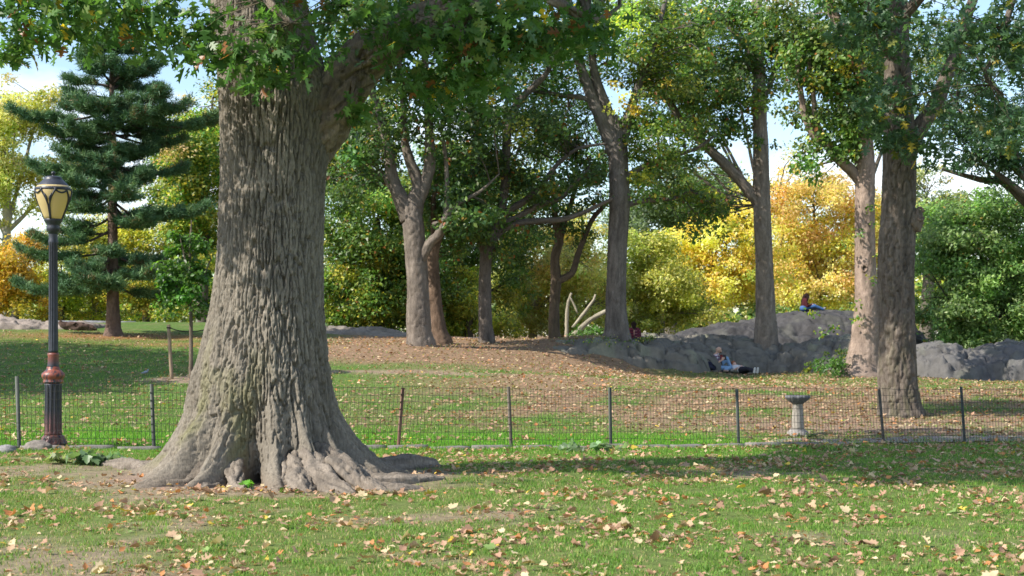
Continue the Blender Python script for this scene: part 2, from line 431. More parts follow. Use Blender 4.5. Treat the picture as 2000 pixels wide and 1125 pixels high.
def blob_centers(blobs, Y0, rng):
    """blobs: (px, py, dY, rx_px, ry_px, rz_m, n, clump_m)"""
    Cs, Rs = [], []
    for (px, py, dY, rx, ry, rz, n, cm) in blobs:
        Y = Y0 + dY; c = at(px, py, Y); k = Y / F
        v = rng.normal(size=(n, 3)); v /= np.linalg.norm(v, axis=1, keepdims=True)
        v *= (rng.uniform(0.1, 1, n) ** 0.42 * (1 + .30 * np.maximum(0, rng.normal(size=n))))[:, None]
        Cs.append(c + v * np.array([rx * k, rz, ry * k])); Rs.append(cm * rng.uniform(.45, 1.4, n))
    return np.concatenate(Cs), np.concatenate(Rs)

def twigs(acc, centers, nodes, rng, r0=0.03, col=(0.10, 0.085, 0.07), m=4):
    """a thin branch from the nearest limb node to every clump"""
    nodes = np.asarray(nodes)
    for c in centers:
        dv = nodes - c; dist = np.linalg.norm(dv, axis=1) + np.maximum(0, nodes[:, 2] - c[2]) * 0.8
        k = int(np.argmin(dist)); a = nodes[k]; L = np.linalg.norm(c - a)
        if L < 0.15: continue
        mid = (a + c) / 2 + rng.normal(size=3) * 0.10 * L + np.array([0, 0, 0.08 * L])
        q = a * 0.3 + mid * 0.7 if L > 1 else None
        rr = min(r0 * (0.5 + 0.35 * L), r0 * 2.2)
        tube(acc, [a, mid, c], [rr, rr * 0.65, rr * 0.25], m, max(L / 4, .15), col, cap=False)

def px_path(pl, Y0):
    pts, rad = [], []
    for e in pl:
        Y = Y0 + (e[3] if len(e) > 3 else 0.0)
        pts.append(at(e[0], e[1], Y)); rad.append(e[2] * Y / F)
    return np.array(pts), np.array(rad)

def tree(name, label, Y0, trunk, limbs, blobs, pal, seed, lsize=0.14, nleaf=120, barkcol=(0.2, 0.165, 0.135), ridge=0.06, depth=0.02,
         m=36, ds=0.05, lobes=0.3, moss=0.0, twig_r=0.02, up=0.7, flat=0.6, tmpl=RHOMB, clump_pal=None, group=None, extra=None, clump_jit=0.24, sink=0.25, leafmat=None, droop=.5):
    rng = np.random.RandomState(seed)
    tp, tr = px_path(trunk, Y0)
    bx, by = tp[0][0], tp[0][1]; base = np.array([bx, by, gz(bx, by) if sink is not None else tp[0][2]])
    if sink is not None:
        tp[0][2] = min(tp[0][2], base[2]) ; 
        tp = np.vstack([[tp[0] - np.array([0, 0, sink])], tp]); tr = np.concatenate([[tr[0] * 1.12], tr])
    root = thing(name, label, 'tree', tuple(base), 0, group)
    acc = Acc(); bark_tube(acc, tp, tr, m, ds, ridge, depth, seed, barkcol, lobes, 0.55, moss, gnarl=0.014)
    acc.build('trunk', M_BARK, root, True, base)
    nodes = [resample(tp, tr, 0.3)[0][int(len(resample(tp, tr, 0.3)[0]) * 0.45):]]
    for i, lb in enumerate(limbs):
        lp, lr = px_path(lb, Y0)
        acc = Acc(); mm = max(8, int(m * 0.55 * min(1, lr[0] / tr[-1] + .2)))
        bark_tube(acc, lp, lr, mm, ds * 1.6, ridge * .8, depth * .6, seed + 50 + i, np.array(barkcol) * rng.uniform(.85, 1.05))
        acc.build('limb', M_BARK, root, True, base)
        q = resample(lp, lr, 0.3)[0]; nodes.append(q[len(q) // 5:])
    cs, rs = blob_centers(blobs, Y0, rng)
    acc = Acc(); twigs(acc, cs, np.concatenate(nodes), rng, twig_r, tuple(np.array(barkcol) * 0.62))
    if acc.n: stuff(acc.build('branchwork', M_BARK, root, False, base))
    acc = Acc(); foliage(acc, cs, rs, nleaf, lsize, pal, rng, tmpl, up, flat, clump_jit, None, droop, clump_pal)
    if extra is not None: extra(acc, rng)
    acc.build('crown', leafmat or M_LEAF, root, False, base)
    return root, base, rng

# ------------------------------------------------------------------ the big tree
def big_tree():
    Yc = 15.2; k = Yc / F
    bz = gz(OAK[0], OAK[1]); base = np.array([OAK[0], OAK[1], bz])
    root = thing('oak_tree', 'huge old tree with deeply furrowed grey bark and spreading roots beside the lamp post', 'tree', tuple(base))
    rng = np.random.RandomState(5)
    ypx = np.array([-420, -250, -100, 0, 100, 170, 250, 350, 500, 600, 700, 750, 800, 850, 880, 900, 920, 945, 975.])
    lx = np.array([440, 430, 420, 418, 423, 430, 433, 435, 425, 412, 385, 365, 343, 312, 286, 268, 245, 225, 215.])
    rx = np.array([560, 575, 590, 604, 628, 648, 646, 637, 630, 632, 640, 650, 668, 698, 722, 742, 765, 790, 800.])
    zz = CAMH - (ypx - HZ) * k
    zs = np.concatenate([np.linspace(-0.16, 1.2, 150), np.linspace(1.2, 5.15, 310)[1:], np.linspace(5.15, 7.3, 16)[1:]])
    o = np.argsort(zz)
    wl_ = np.interp(zs, zz[o], ((533 - lx) * k)[o]); wr_ = np.interp(zs, zz[o], ((rx - 533) * k)[o])
    ker = np.array([1, 2, 3, 2, 1]) / 9.
    for _ in range(4):
        wl_[2:-2] = np.convolve(wl_, ker, 'valid'); wr_[2:-2] = np.convolve(wr_, ker, 'valid')
    th = np.concatenate([np.linspace(PI * 0.93, PI * 2.07, 310), np.linspace(PI * 2.07, PI * 2.93, 50)[1:-1]])   # camera side (3/2 pi) is fine
    m = len(th)
    T, S = np.meshgrid(th, zs); WL = wl_[:, None]; WR = wr_[:, None]
    cx, sx = np.cos(T), np.sin(T)
    lowz = sstep(1.15, 0.55, zs) * sstep(-.05, .25, zs)
    WL = WL * (1 - .11 * lowz[:, None]); WR = WR * (1 - .06 * lowz[:, None])
    fb = 0.5 * (wl_ + wr_) * (1 - .12 * lowz)
    r = np.maximum(cx, 0) ** 2 * WR + np.maximum(-cx, 0) ** 2 * WL + sx ** 2 * fb[:, None]
    # buttress roots
    fall = np.exp(-np.maximum(S, -0.1) / 0.42)
    L = np.zeros_like(T)
    for c0, a, w_ in ((178, .30, .30), (203, .18, .10), (226, .40, .13), (246, .34, .11), (281, .40, .12), (301, .46, .11), (321, .36, .11), (343, .34, .13), (372, .38, .25), (60, .4, .3), (110, .4, .3), (145, .3, .25)):
        dd = np.angle(np.exp(1j * (T - math.radians(c0)))); L += a * np.exp(-(dd / w_) ** 2)
    val = np.exp(-(np.angle(np.exp(1j * (T - math.radians(264)))) / 0.13) ** 2)
    r = r * (1 + fall * (1.45 * L - 0.42) - 0.30 * val * np.exp(-np.maximum(S, 0) / 0.55))
    # lumps low on the trunk
    for c0, z0, a, w_, h_ in ((225, 0.52, 0.075, .16, .16), (218, 0.30, .05, .12, .1), (262, 0.93, 0.05, .09, .14), (240, .25, .06, .1, .1), (292, .4, .05, .12, .2), (250, 2.9, .02, .2, .25)):
        dd = np.angle(np.exp(1j * (T - math.radians(c0)))); r += a * np.exp(-(dd / w_) ** 2 - ((S - z0) / h_) ** 2)
    q = np.stack([cx.ravel(), sx.ravel(), S.ravel() * 0.5], 1)
    r += (0.022 * perlin(q * 2.2, 71) + 0.012 * perlin(q * np.array([4, 4, 2.4]), 72)).reshape(T.shape)
    ridge = 0.037; R = 0.55
    flar = np.clip(r / R, 1, 2.2)
    h = bark_height((cx * R / ridge).ravel(), (sx * R / ridge).ravel(), (S / ridge).ravel(), 7, 10.0).reshape(T.shape)
    low = sstep(0.42, 0.0, S)
    n3 = np.stack([(cx * r * 9).ravel(), (sx * r * 9).ravel(), (S * 8).ravel()], 1)
    iso = (0.75 * fbm(n3, 4, 80, 0.6) + 0.9 * (0.30 - np.abs(perlin(n3 * .8, 83))) + 0.6 * (0.25 - np.abs(perlin(n3 * 2.1, 86)))).reshape(T.shape)
    r = r - 0.030 + 0.074 * (h - 0.55) * (1 - 0.5 * low) + 0.045 * low * iso + 0.006 * perlin(n3 * 3.3, 84).reshape(T.shape)
    V = np.stack([OAK[0] + r * cx, OAK[1] + r * sx, bz + S], 2).reshape(-1, 3)
    # the main stem leans a little left above the fork
    ln = np.maximum(0, V[:, 2] - bz - 4.2); V[:, 0] -= 0.05 * ln
    v = fbm(q * np.array([1.2, 1.2, 2.0]), 4, 90)
    colr = np.array([0.195, 0.172, 0.14])[None] * (1 + 0.22 * v)[:, None]
    mo = 0.6 * sstep(-0.05, 0.5, fbm(q * np.array([2.4, 2.4, 3.0]), 3, 95)) * sstep(2.0, 0.5, S.ravel()) * sstep(0.0, 0.3, S.ravel()) * sstep(0.35, -0.25, cx.ravel())
    colr = colr * (1 - mo[:, None]) + np.array([0.17, 0.17, 0.07]) * mo[:, None]
    soil = 0.7 * sstep(0.22, 0.0, S.ravel() + 0.06 * v); colr = colr * (1 - soil[:, None]) + np.array([0.20, 0.16, 0.125]) * soil[:, None]
    link('trunk', make_mesh('trunk', V - base, [tube_faces(len(zs), m)], M_BARK, colr, True), root)
    # surface roots
    roots = [([(640, 880, 15.5), (720, 885, 16.0), (780, 895, 16.3), (838, 905, 16.6), (852, 925, 16.7)], [.26, .19, .15, .125, .05]),
             ([(620, 900, 14.7), (700, 920, 14.4), (770, 938, 14.4), (830, 945, 14.6), (868, 950, 14.7)], [.22, .17, .12, .08, .03]),
             ([(600, 915, 14.4), (640, 945, 13.9), (665, 962, 13.6), (690, 975, 13.4)], [.2, .16, .11, .04]),
             ([(570, 915, 14.4), (590, 945, 13.8), (600, 966, 13.6)], [.16, .12, .04]),
             ([(450, 900, 14.6), (425, 938, 14.2), (400, 950, 14.0), (385, 962, 13.9)], [.10, .07, .05, .02]),
             ([(455, 905, 14.5), (462, 945, 14.0), (480, 962, 13.8), (505, 968, 13.7)], [.09, .06, .045, .015]),
             ([(400, 890, 15.0), (320, 905, 15.4), (255, 905, 15.9), (205, 910, 16.1)], [.22, .14, .11, .05]),
             ([(350, 905, 14.9), (310, 925, 14.8), (285, 938, 14.8)], [.12, .08, .03]),
             ([(425, 905, 14.6), (375, 935, 14.3), (335, 946, 14.2), (300, 950, 14.3)], [.14, .10, .07, .03]),
             ([(560, 915, 14.3), (545, 948, 13.9), (528, 962, 13.7)], [.12, .08, .03]),
             ([(650, 915, 14.3), (715, 948, 14.0), (775, 958, 13.9), (825, 956, 14.0)], [.15, .11, .08, .03]),
             ([(700, 935, 14.2), (740, 962, 13.7), (765, 970, 13.6)], [.07, .06, .02])]
    for i, (pl, rd) in enumerate(roots):
        pts = np.array([at(*e) for e in pl])
        g_ = ground(pts[:, 0], pts[:, 1]); rd = np.array(rd)
        pts[1:, 2] = g_[1:] - rd[1:] * 0.12
        acc = Acc(); bark_tube(acc, pts, rd * .95, 40, 0.022, 0.045, 0.03, 300 + i, (0.20, 0.17, 0.14), gnarl=0.16)
        acc.build('root', M_BARK, root, True, base)
    # limbs
    limbs = [([(575, 330, .1), (632, 225, 0), (672, 160, 0), (715, 112, 0), (790, 60, -.2), (880, 20, -.4), (980, -40, -.6), (1100, -130, -.8)], [40, 52, 44, 38, 33, 29, 25, 20]),
             ([(500, -60, 0), (430, -130, -.5), (330, -220, -1.5), (200, -330, -2.5)], [50, 38, 28, 18]),
             ([(520, -150, 0), (600, -300, .8), (700, -480, 1.5)], [50, 40, 22]),
             ([(490, -120, -.2), (480, -260, -1.8), (470, -420, -3.0)], [40, 32, 20]),
             ([(470, -140, -.3), (370, -95, -1.1), (240, -45, -1.5), (110, -30, -1.6), (-20, -50, -1.7), (-120, -90, -1.8)], [18, 13, 9, 6, 4, 3]),
             ([(500, -150, -.4), (490, -60, -1.5), (520, 0, -1.9), (570, 45, -2.0)], [12, 8, 4, 2.5]),
             ([(880, 20, -.4), (900, 60, -.8), (890, 120, -.8)], [6, 4, 2]), ([(980, -40, -.6), (1060, -10, -.7), (1150, 40, -.4)], [8, 5, 3]), ([(700, 125, 0), (690, 180, -.3), (690, 210, -.3)], [5, 3, 2])]
    nodes = []
    for i, (pl, rd) in enumerate(limbs):
        pts = np.array([at(e[0], e[1], Yc + e[2]) for e in pl]); rd = np.array(rd) * k
        acc = Acc(); bark_tube(acc, pts, rd, 84 if i == 0 else 20, 0.022 if i == 0 else 0.08, 0.07, 0.05, 400 + i, (0.215, 0.175, 0.14))
        acc.build('limb', M_BARK, root, True, base)
        nodes.append(resample(pts, rd, 0.25)[0])
    nodes = np.concatenate(nodes)
    # leaf sprays that hang into the picture: (px, py, dY, rx, ry, rz, n, clump)
    sprays = [(60, 35, -1.5, 90, 40, .9, 15, .26), (22, 100, -1.3, 30, 30, .3, 4, .18), (180, 30, -1.4, 90, 38, .8, 14, .26), (300, 45, -1.3, 80, 42, .8, 12, .25),
              (395, 75, -1.5, 40, 48, .5, 7, .22), (480, 70, -1.8, 70, 55, .4, 6, .2), (570, 95, -1.8, 80, 40, .4, 6, .2), (520, 140, -1.7, 50, 22, .3, 4, .18), (620, 25, -1.5, 80, 28, .5, 5, .2),
              (430, 118, -1.2, 25, 18, .3, 3, .16), (760, 35, -1.2, 90, 42, .8, 12, .26), (830, 110, -.9, 65, 55, .8, 10, .24), (920, 55, -1.0, 90, 55, 1.0, 17, .27),
              (690, 215, -.3, 22, 20, .3, 3, .17), (880, 170, -.6, 55, 35, .6, 6, .22), (1010, 60, -.8, 80, 55, 1., 14, .27), (1090, 50, -.6, 80, 48, 1., 12, .27), (960, 150, -.4, 55, 32, .6, 5, .22), (1150, 80, -.3, 45, 35, .8, 6, .22)]
    cs, rs = blob_centers(sprays, Yc, rng)
    acc = Acc(); twigs(acc, cs, nodes, rng, 0.007, (0.12, 0.10, 0.07), 5)
    ocs = []
    # crown above the picture, which shades the trunk and the lawn
    up_blobs = [(430, -420, -1.5, 260, 150, 2.0, 20, .7), (760, -380, 0.8, 330, 220, 3.0, 60, .75), (1080, -250, 1.0, 300, 170, 3.0, 60, .7), (640, -700, 1, 380, 160, 3.0, 40, .8), (600, -1000, -3.5, 680, 170, 1.6, 52, .7)]
    c2, r2 = blob_centers(up_blobs, Yc, rng)
    keep = c2[:, 2] > CAMH + (HZ + 60) * c2[:, 1] / F; c2, r2 = c2[keep], r2[keep]
    twigs(acc, c2, nodes, rng, 0.02, (0.14, 0.12, 0.09), 4)
    stuff(acc.build('branchwork', M_BARK, root, False, base))
    LEAF_G = [((0.085, 0.19, 0.045), 6), ((0.115, 0.235, 0.055), 4), ((0.06, 0.14, 0.038), 4), ((0.19, 0.27, 0.08), 1.4), ((0.55, 0.40, 0.04), .22), ((0.28, 0.12, 0.04), .25)]
    # near leaves: the nearest 300 are objects, the others one mesh
    per = 18; N = len(cs) * per; idx = np.repeat(np.arange(len(cs)), per)
    dv = rng.normal(size=(N, 3)); dv /= np.linalg.norm(dv, axis=1, keepdims=True)
    pos = cs[idx] + dv * (rs[idx] * rng.uniform(0, 1, N) ** .5 * 1.4)[:, None] * np.array([1.15, 1.0, .75])
    fr = orient(N, rng, 0.55, None, 0, 0.9)
    size = rng.uniform(.10, .20, N); colr = pick(LEAF_G, N, rng, .12)
    inpx = (np.abs(pos[:, 0] * F / pos[:, 1]) < 1010) & (CAMH - pos[:, 2] < 0) & ((HZ - (pos[:, 2] - CAMH) * F / pos[:, 1]) > -10)
    score = np.where(inpx, size / pos[:, 1] * (0.3 + np.abs(fr[0][:, 1])), -1) * rng.uniform(.7, 1.3, N)
    big = np.argsort(-score)[:300]; mask = np.ones(N, bool); mask[big] = False
    rest = np.where(mask)[0]; tm = [leaf_lobed(.12, .2), leaf_lobed(.35, .35), leaf_lobed(-.1, .1)]
    acc = Acc()
    for j in range(3):
        s_ = rest[j::3]; place(acc, tm[j], pos[s_], size[s_], (fr[0][s_], fr[1][s_], fr[2][s_]), colr[s_])
    stuff(acc.build('leaf_spray', M_LEAF, root, False, base))
    pals = [p[0] for p in LEAF_G]; variants = {}
    from mathutils import Matrix
    for q_, i in enumerate(big):
        ci = int(np.argmin([np.linalg.norm(colr[i] / np.linalg.norm(colr[i]) - np.array(p) / np.linalg.norm(p)) + .3 * abs(np.log(colr[i].sum() / sum(p))) for p in pals]))
        key = (ci, i % 3)
        if key not in variants: variants[key] = make_mesh('leaf', tm[key[1]][0], tm[key[1]][1], M_LEAF, np.tile(pals[ci], (len(tm[0][0]), 1)))
        o_ = link('leaf', variants[key], root)
        R3 = np.stack([fr[1][i], fr[2][i], fr[0][i]], 1) * size[i]
        o_.matrix_basis = Matrix([[*R3[0], pos[i][0] - base[0]], [*R3[1], pos[i][1] - base[1]], [*R3[2], pos[i][2] - base[2]], [0, 0, 0, 1]])
    acc = Acc(); foliage(acc, c2, r2, 34, 0.30, LEAF_G, rng, RHOMB, .8, .6)
    acc.build('crown', M_LEAF, root, False, base)
big_tree()

# ------------------------------------------------------------------ trees of the middle ground
GB = (0.165, 0.138, 0.116)
tree('forked_tree', 'grey trunk split into several uprights, just right of the huge furrowed tree', 42.0,
     [(822, 672, 27), (818, 640, 23), (816, 560, 20), (812, 500, 20), (808, 445, 20), (804, 412, 18), (806, 385, 10), (808, 370, 4)],
     [[(798, 430, 15), (782, 388, 14), (766, 345, 11), (758, 290, 9), (735, 200, 7), (712, 140, 5, -.5), (690, 40, 4, -1)],
      [(806, 430, 16), (814, 392, 14), (816, 358, 11), (800, 312, 9), (790, 270, 7), (786, 190, 5), (775, 60, 3)],
      [(815, 395, 12), (833, 352, 11), (840, 310, 10), (838, 250, 8), (835, 190, 7), (829, 100, 6), (824, 0, 5)],
      [(780, 385, 7), (762, 362, 6), (751, 342, 5)],
      [(812, 530, 9, 0), (838, 478, 9, -.2), (858, 456, 8, -.3), (880, 410, 5.5, -.4), (905, 392, 4, -.5), (940, 372, 2.5, -.5), (975, 340, 1.2, -.5)],
      [(845, 440, 4), (870, 420, 4), (872, 330, 3.5), (862, 250, 3)]],
     [(740, 210, 0, 90, 110, 1.8, 34, .55), (850, 130, 0, 120, 120, 2.2, 46, .6), (720, 60, 0, 130, 70, 2.2, 30, .6), (900, 290, 0, 80, 70, 1.6, 22, .5), (690, 330, .5, 50, 60, 1.2, 14, .5), (870, 20, 0, 130, 60, 2, 26, .6), (905, 410, -.6, 55, 40, .8, 10, .42)],
     G_DARK, 11, 0.15, 110, GB, 0.07, 0.026, 44, 0.045, 0.25, clump_pal=(DEEPOR, .035))
tree('brown_tree', 'slim brown trunk standing close behind the forked grey trunk', 43.6,
     [(862, 672, 20), (856, 640, 14), (850, 590, 12), (846, 530, 11), (846, 490, 11), (858, 455, 9), (880, 410, 7)],
     [[(850, 480, 6), (846, 430, 5), (850, 370, 4), (870, 300, 3)]],
     [(890, 380, .4, 70, 60, 1.4, 24, .5), (880, 470, .8, 50, 50, 1.0, 14, .45), (840, 400, 1.2, 60, 50, 1, 14, .45)], G_DARK, 12, 0.14, 110, (0.13, 0.09, 0.065), 0.07, 0.022, 30, 0.05, 0.3)
tree('spreading_tree', 'dark trunk throwing long curved limbs to the right, left of the thin crooked tree', 45.0,
     [(951, 668, 15), (948, 630, 12.5), (947, 570, 11.5), (948, 520, 11), (951, 490, 11), (958, 465, 12), (968, 437, 10), (976, 415, 5), (980, 400, 2)],
     [[(966, 445, 10), (984, 385, 8.5), (988, 310, 8), (993, 245, 8), (1012, 200, 7), (1046, 165, 6), (1070, 138, 5), (1110, 60, 4)],
      [(966, 445, 8), (990, 415, 7), (1030, 388, 6), (1068, 348, 5), (1092, 318, 4), (1130, 290, 3), (1185, 280, 2)],
      [(972, 440, 6), (1010, 424, 5), (1050, 402, 5), (1095, 388, 4), (1118, 362, 3), (1150, 330, 2)],
      [(953, 482, 7), (978, 452, 6.5), (1010, 436, 6), (1058, 431, 5.5), (1100, 428, 5), (1142, 414, 4), (1196, 388, 3)],
      [(949, 500, 8), (936, 455, 7), (930, 395, 6.5), (928, 320, 6), (932, 240, 5), (936, 150, 4), (930, 40, 3)],
      [(930, 380, 4), (905, 340, 3), (890, 290, 2)]],
     [(1000, 260, 0, 120, 90, 2.2, 36, .5), (1070, 230, 2, 90, 70, 1.5, 22, .5), (950, 330, .3, 60, 80, 1.2, 18, .5), (1080, 360, 0, 110, 50, 1.4, 24, .45), (970, 470, 0, 50, 60, .9, 16, .42), (1000, 120, 0, 120, 90, 2, 30, .55), (1120, 330, 2, 60, 60, 1.2, 12, .45)],
     G_DARK, 13, 0.14, 85, (0.13, 0.11, 0.095), 0.07, 0.022, 32, 0.05, 0.2, clump_pal=(YG, .05))
tree('crooked_tree', 'thin crooked brown trunk with a side limb bent like an elbow', 47.0,
     [(1083, 662, 11), (1082, 630, 9.5), (1083, 590, 9), (1086, 550, 9.5), (1084, 505, 8), (1092, 467, 8), (1086, 437, 7), (1082, 400, 5), (1078, 330, 4)],
     [[(1088, 548, 8), (1106, 541, 6.5), (1119, 530, 6), (1128, 500, 5.5), (1140, 468, 5), (1156, 430, 4.5), (1180, 402, 4), (1200, 382, 3)],
      [(1093, 468, 6), (1104, 432, 5), (1120, 380, 4), (1126, 310, 3), (1120, 230, 2)]],
     [(1100, 370, 0, 80, 60, 1.4, 18, .45), (1140, 440, .4, 45, 40, .8, 8, .4), (1060, 420, .3, 45, 35, .8, 8, .4), (1120, 260, 0, 70, 50, 1.2, 12, .45)],
     G_DARK, 14, 0.13, 70, (0.12, 0.09, 0.065), 0.06, 0.022, 26, 0.05, 0.25, moss=.3)
def tall_extra(acc, rng):
    cs = np.array([at(px, py, 45.0 + rng.uniform(-.3, .3)) for px, py in ((1195, 215), (1215, 200), (1235, 205), (1220, 185), (1240, 215), (1205, 165), (1250, 90), (1310, 160))])
    foliage(acc, cs, np.full(len(cs), .3), 40, .13, YELLOW[:3], rng)
tree('tall_tree', 'tall straight grey trunk at the left end of the rock, fanning into upright limbs', 46.0,
     [(1205, 658, 27), (1205, 640, 22), (1203, 600, 19.5), (1204, 540, 18), (1206, 480, 18), (1209, 430, 18.5), (1210, 390, 19.5), (1209, 350, 18), (1207, 300, 19), (1205, 265, 15), (1204, 235, 8), (1204, 225, 3)],
     [[(1200, 300, 14), (1180, 245, 12.5), (1158, 195, 11), (1144, 158, 10), (1131, 120, 8.5), (1120, 60, 7), (1108, -20, 6)],
      [(1205, 290, 13), (1193, 240, 10.5), (1181, 200, 9.5), (1166, 160, 8.5), (1157, 110, 7), (1162, 30, 6)],
      [(1209, 295, 13), (1222, 250, 10.5), (1232, 215, 8.5), (1248, 165, 6.5), (1275, 95, 5), (1300, 0, 4)],
      [(1222, 345, 6), (1255, 327, 4.5), (1310, 305, 4), (1360, 290, 3), (1400, 262, 2)],
      [(1222, 400, 5), (1260, 392, 4), (1310, 388, 3), (1350, 372, 2)],
      [(1185, 240, 5), (1150, 196, 4.5), (1100, 186, 4), (1040, 178, 3)]],
     [(1200, 60, 0, 130, 90, 2.4, 40, .55), (1290, 100, 0, 100, 90, 2.2, 34, .55), (1300, 270, 0, 90, 60, 1.8, 26, .5), (1130, 90, .8, 70, 40, 1.4, 5, .45), (1310, 360, 0, 80, 45, 1.4, 18, .48), (1265, 150, .6, 40, 40, .8, 5, .42), (1365, 420, .4, 40, 45, .8, 9, .45), (1080, 40, 0, 90, 60, 2, 16, .5)],
     G_MID, 15, 0.14, 100, (0.15, 0.133, 0.12), 0.07, 0.025, 48, 0.045, 0.22, clump_pal=(YG, .16), extra=tall_extra)
tree('rock_tree', 'slender trunk rooted on the rock with one straight limb rising left', 50.0,
     [(1496, 674, 31), (1496, 652, 22), (1495, 600, 18), (1492, 500, 16), (1488, 400, 16), (1486, 300, 14.5), (1484, 230, 13), (1482, 150, 12), (1480, 60, 10), (1478, -40, 9)],
     [[(1490, 410, 11), (1468, 380, 10.5), (1445, 352, 10), (1420, 325, 9.5), (1382, 288, 9), (1350, 256, 8.5), (1326, 234, 8), (1310, 200, 7), (1296, 175, 6), (1284, 110, 5), (1290, 30, 4)],
      [(1316, 212, 5), (1295, 192, 4.5), (1262, 186, 4), (1235, 190, 3)],
      [(1482, 210, 6), (1500, 175, 5), (1515, 130, 4.5), (1535, 60, 4)],
      [(1480, 120, 5), (1440, 70, 5), (1400, 20, 4)]],
     [(1400, 150, 0, 100, 80, 2.2, 38, .52), (1440, 215, 0, 60, 45, 1.2, 16, .48), (1490, 90, 0, 80, 90, 1.8, 28, .52), (1330, 130, 0, 70, 80, 1.6, 22, .52), (1380, 40, 0, 120, 60, 2, 28, .55), (1350, 300, -.4, 40, 40, .7, 7, .4), (1485, 275, -.8, 25, 15, .4, 4, .28), (1370, 390, 1, 60, 50, 1, 12, .5)],
     G_MID, 16, 0.15, 100, (0.21, 0.175, 0.145), 0.07, 0.022, 44, 0.05, 0.3, sink=0.5, clump_pal=(G_DARK, .45))
def holey_extra(acc, rng):
    cs = np.array([at(*e) for e in ((1700, 405, 40.6), (1712, 440, 40.6), (1680, 455, 40.5), (1705, 545, 40.5), (1668, 595, 40.4), (1672, 625, 40.4), (1650, 480, 40.6), (1718, 500, 40.7), (1600, 355, 40.8), (1590, 330, 40.6), (1640, 690, 40.3), (1585, 612, 40.0), (1605, 650, 40.0), (1630, 640, 40.0))])
    foliage(acc, cs, np.full(len(cs), .22), 22, .11, G_BRIGHT + YG[:2], rng)
    cs = np.array([at(px, py, 40.3) for px, py in ((1640, 130), (1655, 145), (1670, 120), (1585, 165), (1600, 150), (1630, 110))])
    foliage(acc, cs, np.full(len(cs), .3), 36, .13, YELLOW[:3], rng)
hroot, hbase, _ = tree('hollow_tree', 'pinkish sunlit trunk with a round knothole, behind the big dark trunk', 41.0,
     [(1684, 733, 44), (1686, 705, 31), (1690, 650, 25), (1692, 590, 21), (1690, 500, 19), (1689, 420, 18), (1690, 330, 18), (1688, 270, 16), (1690, 205, 13), (1680, 145, 12), (1663, 92, 11), (1640, 48, 10), (1612, 0, 9)],
     [[(1690, 365, 12), (1668, 338, 10.5), (1640, 312, 9.5), (1614, 282, 8.5), (1590, 262, 7.5), (1572, 225, 6), (1562, 165, 5), (1554, 90, 4)],
      [(1600, 270, 5), (1592, 225, 4.5), (1588, 180, 4), (1580, 120, 3)],
      [(1690, 230, 7), (1705, 180, 6), (1712, 100, 5), (1705, 20, 4)]],
     [(1640, 200, 0, 80, 60, 1.4, 26, .5), (1600, 110, 0, 90, 70, 1.8, 34, .52), (1690, 120, 0, 80, 70, 1.6, 28, .5), (1600, 300, -.3, 40, 50, .7, 12, .4), (1640, 20, 0, 120, 50, 1.8, 28, .55), (1660, 250, 0, 50, 60, .8, 14, .42), (1530, 60, 0, 60, 50, 1.2, 14, .5)],
     G_MID, 17, 0.15, 95, (0.25, 0.19, 0.155), 0.06, 0.022, 48, 0.045, 0.3, extra=holey_extra, clump_pal=(G_DARK, .3))
def knothole(pxc, pyc, Y, rpx, parent, base, colr):
    c = at(pxc, pyc, Y); r = rpx * Y / F; acc = Acc()
    th = np.linspace(0, 2 * PI, 20, endpoint=False)
    pts = [c + np.array([r * math.cos(t), -0.02, r * 1.25 * math.sin(t)]) for t in th]
    pts.append(pts[0]); tube(acc, pts, [r * .34] * len(pts), 8, .02, colr)
    rim = acc.build('knothole_rim', M_BARK, parent, True, base)
    acc = Acc(); acc.add(np.array([c + np.array([r * .8 * math.cos(t), 0.005, r * math.sin(t)]) for t in th]), [np.array([list(range(20))])], (0.03, 0.025, 0.02))
    acc.build('knothole', M_BARK, rim, False, base)
knothole(1688, 524, 40.72, 5.0, hroot, hbase, (0.26, 0.19, 0.15))

DK = [((0.06, 0.13, 0.06), 6), ((0.08, 0.16, 0.065), 4), ((0.05, 0.105, 0.05), 4), ((0.16, 0.18, 0.04), .8)]
hr, hb, hrng = tree('burl_tree', 'thick dark trunk with a burl on its right side, just behind the wire fence', 26.8,
     [(1759, 811, 44), (1757, 790, 37), (1753, 740, 34.5), (1752, 640, 32), (1750, 540, 32), (1752, 470, 32), (1755, 400, 30), (1757, 300, 29), (1755, 200, 25), (1752, 100, 22), (1750, 0, 20), (1750, -150, 18)],
     [[(1762, 330, 18), (1790, 260, 15), (1826, 205, 13), (1848, 150, 11), (1870, 95, 9.5), (1900, 0, 8), (1940, -100, 6)],
      [(1750, 120, 12), (1720, 60, 10, -.5), (1690, -20, 8, -1)],
      [(1758, 40, 10), (1830, -40, 8, -1), (1920, -90, 6, -2)], [(1750, -60, 14), (1600, -150, 10, -1), (1400, -200, 7, -2.2), (1150, -230, 5, -3), (980, -240, 3, -3)],
      [(1985, -20, 4, -2.5), (1962, 55, 3.5, -2.5), (1948, 100, 3, -2.5), (1925, 140, 2.5, -2.5), (1935, 165, 2, -2.5), (1960, 185, 1.5, -2.5)]],
     [(1760, -220, 0, 330, 160, 2.5, 60, .6), (1850, -420, 0, 380, 150, 2.5, 50, .7), (1180, -230, -3, 300, 100, 1.6, 60, .7)],  # last clumps and the long left limb are unseen, added to shade this trunk
     DK, 18, 0.2, 45, (0.13, 0.108, 0.09), 0.06, 0.036, 90, 0.03, 0.3, moss=.35)
